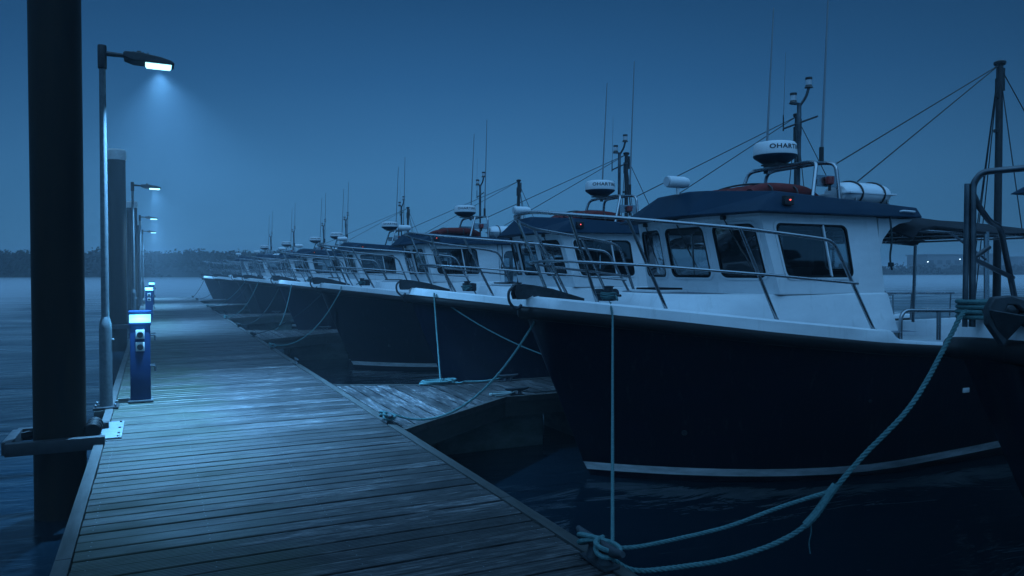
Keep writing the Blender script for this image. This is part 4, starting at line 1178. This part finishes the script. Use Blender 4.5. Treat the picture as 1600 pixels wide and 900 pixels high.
def knot(m, c, r=.014, s=1, axis='Y'):
    """figure-of-eight turns round a cleat lying along y (or x)"""
    for k, off in enumerate((0, .018)):
        pts = []
        for i in range(0, 48):
            a = 2 * math.pi * i / 48
            p = (math.sin(2 * a) * .060 * s, math.sin(a) * .105 * s, .065 * s + off + .022 * s * math.cos(2 * a + k))
            if axis == 'X': p = (p[1], p[0], p[2])
            pts.append((c[0] + p[0], c[1] + p[1], c[2] + p[2]))
        m.tube(pts, r, 8, closed=True)
def bp(i, x, y, z):
    a = BOATS[i][2]; return (BOATS[i][0] + x * math.cos(a) + y * math.sin(a), BOATS[i][1] - x * math.sin(a) + y * math.cos(a), z)
def rope(path, label, r=.013, mt='rope', lay=True, ends=(), group='mooring ropes', extra=None):
    m = MB()
    if lay: twisted(m, path, r, r * 6.5)
    else: m.tube(path, r, 7)
    for c, s, ax in ends: knot(m, c, r * .95, s, ax)
    if extra: extra(m)
    return tag(m.build('mooring_rope', mt, smooth=True, fix=False), label, 'rope', group)
CE = .012
def fray(m):
    m.tube(smooth_path([(3.27, 3.03, .23), (3.275, 3.03, .16), (3.265, 3.035, .10), (3.27, 3.03, .04)], 4), .003, 5)
    m.tube(smooth_path([(3.37, 2.99, .385), (3.33, 3.00, .32), (3.28, 3.02, .25), (3.24, 3.04, .20)], 5), .020, 8)
    m.tube(smooth_path([(3.40, 2.975, .42), (3.37, 2.99, .375), (3.35, 3.00, .34)], 5), .023, 8)
rope(smooth_path([(4.50, 2.88, 1.37), (4.40, 2.87, 1.38), (4.28, 2.86, 1.34), (4.15, 2.85, 1.20), (3.78, 2.80, .868), (3.53, 2.91, .58), (3.37, 2.99, .365), (3.28, 3.02, .235), (3.115, 3.10, .11), (2.86, 3.21, .018), (2.60, 3.32, -.024), (2.38, 3.40, -.035), (2.28, 3.44, .01), (2.19, 3.46, .09)], 6),
     'thick teal rope from the cut-off boat\'s bow down to the nearest cleat', .014, ends=(((DX1 - .09, 3.49, .03), 1.2, 'Y'),), extra=fray)
rope(smooth_path([(3.37, 2.99, .385), (3.115, 3.10, .30), (2.86, 3.21, .20), (2.60, 3.32, .135), (2.36, 3.42, .09), (2.19, 3.48, .10)], 6),
     'upper teal strand joining the thick bow rope at its splice', .0115)
rope(sagging((4.27, 6.60, 1.28), (4.24, 6.52, 1.16), 0, 3) + sagging((4.24, 6.51, 1.14), (2.205, 3.38, .06), .04),
     'long straight teal rope hanging vertically in front of the nearest hull', .0115)
rope(sagging((3.72, 7.24, 1.06), (2.30, 7.76, .08), .40), 'teal rope curving from the nearest full boat\'s bow to the finger root', .013, ends=(((DX1 - .05, 7.74, .01), 1, 'Y'),))
def coil(m):
    for k in range(3):
        m.tube([(3.60 + (.21 + .02 * k) * math.cos(R(a)) + .04 * k, 10.14 + (.10 + .015 * k) * math.sin(R(a)), .014 + .016 * k + .006 * math.sin(R(2 * a + 40 * k))) for a in range(0, 360, 15)], .012, 7, closed=True)
    m.tube(smooth_path([(3.80, 10.14, .02), (3.95, 10.0, .014), (4.05, 10.08, .014), (4.35, 10.02, .014), (4.70, 10.02, .06)], 6), .012, 7)
rope(sagging(bp(1, .34, -.38, 1.31), bp(1, .29, -.51, 1.22), 0, 3) + sagging(bp(1, .285, -.53, 1.20), (3.70, 10.14, .03), .02), 'teal rope dropping from the second boat to a coil on the nearest finger', .0115, extra=coil)
rope(sagging(bp(1, .36, -.38, 1.30), bp(1, .33, -.53, 1.21), 0, 3) + sagging(bp(1, .33, -.55, 1.19), (6.4, 10.0, .05), .20), 'teal rope sloping right across the second boat\'s dark hull', .0115)
def coil2(m):
    for k in range(2):
        m.tube([(4.06 + .15 * math.cos(R(a)), 8.86 + (.06 + .015 * k) * math.sin(R(a)), .012 + .014 * k) for a in range(0, 360, 15)], .010, 7, closed=True)
rope(smooth_path([(4.30, 8.84, .06), (4.20, 8.80, .03), (4.05, 8.76, .012), (3.93, 8.74, .012)], 5), 'pale rope coiled beside the near finger cleat', .010, 'rope_pale', extra=coil2)
rope(smooth_path([(4.28, 8.86, .05), (4.5, 8.80, .015), (4.8, 8.82, .01), (5.3, 8.80, .01), (5.8, 8.86, .05)], 5), 'dark line lying on the nearest finger, running behind the hull', .009, 'rope_dark')
rope(sagging(bp(2, .45, -.50, 1.29), bp(2, .42, -.66, 1.20), 0, 3) + sagging(bp(2, .415, -.68, 1.18), (2.30, 16.2, .07), .36), 'long teal line curving from the third boat to the walkway edge', .013, lay=False, ends=(((DX1 - .05, 16.2, .01), 1, 'Y'),))
rope(sagging(bp(2, .05, .05, 1.06), (2.30, 19.4, .07), .16), 'dark taut line from the third boat\'s bow to the second finger\'s corner', .012, 'rope_dark', lay=False, ends=(((DX1 - .05, 19.4, .01), 1, 'Y'),))
rope(sagging(bp(3, .40, -.66, 1.20), (2.95, 20.9, .03), .28), 'line from the fourth boat curving down onto the second finger', .012, lay=False)
rope(sagging(bp(3, .03, .05, 1.06), (2.30, 22.9, .07), .32), 'dim line from the fourth boat\'s bow to the walkway edge', .012, 'rope_dark', lay=False, ends=(((DX1 - .05, 22.9, .01), 1, 'Y'),))
rope(sagging(bp(4, .40, -.66, 1.20), (2.30, 27.1, .07), .34), 'hazy pale line sagging from the fifth boat to the walkway', .012, lay=False, ends=(((DX1 - .05, 27.1, .01), 1, 'Y'),))
rope(sagging(bp(4, .03, .05, 1.06), (2.30, 32.8, .07), .22), 'short hazy line at the fifth boat\'s bow', .012, 'rope_dark', lay=False, ends=(((DX1 - .05, 32.8, .01), 1, 'Y'),))
rope(sagging(bp(5, .40, -.66, 1.20), (2.30, 36.3, .07), .30), 'hazy line at the sixth boat\'s bow', .012, lay=False, ends=(((DX1 - .05, 36.3, .01), 1, 'Y'),))
rope(sagging(bp(6, .35, -.6, 1.20), (2.30, 45.3, .07), .26), 'hazy line from the seventh boat to the walkway', .013, 'rope_dark', lay=False, ends=(((DX1 - .05, 45.3, .01), 1, 'Y'),))
rope(sagging(bp(7, .06, .05, 1.10), (2.27, 49.9, .07), .10), 'farthest line, from the last bow to the walkway corner', .013, 'rope_dark', lay=False, ends=(((DX1 - .06, 49.9, .01), 1, 'Y'),))

# ------------------------------------------------------------ haze
def build_haze():
    m = MB().box((300, 350, 1.65), (2500, 1400, 12.7))
    o = m.build('haze', 'glass', smooth=False); o.data.materials.clear()
    mt = bpy.data.materials.new('haze'); mt.use_nodes = True; nt = mt.node_tree; nt.nodes.clear()
    out = nt.nodes.new('ShaderNodeOutputMaterial'); v = nt.nodes.new('ShaderNodeVolumePrincipled')
    v.inputs['Color'].default_value = (.80, .90, 1.0, 1); v.inputs['Density'].default_value = HAZE_DENSITY; v.inputs['Anisotropy'].default_value = .25
    nt.links.new(v.outputs[0], out.inputs['Volume']); o.data.materials.append(mt)
    tag(o, kind='stuff')
build_haze()

def build_mist():
    # low mist lying on the far water
    m = MB().prism([(-420, 34), (-7, 34), (-7, 58), (700, 58), (700, 450), (-420, 450)], -1.6, .70)
    o = m.build('mist', 'glass', smooth=False); o.data.materials.clear()
    mt = bpy.data.materials.new('mist'); mt.use_nodes = True; nt = mt.node_tree; nt.nodes.clear()
    out = nt.nodes.new('ShaderNodeOutputMaterial'); v = nt.nodes.new('ShaderNodeVolumePrincipled')
    v.inputs['Color'].default_value = (.88, .95, 1.0, 1); v.inputs['Density'].default_value = .035
    nt.links.new(v.outputs[0], out.inputs['Volume']); o.data.materials.append(mt)
    tag(o, kind='stuff')
build_mist()
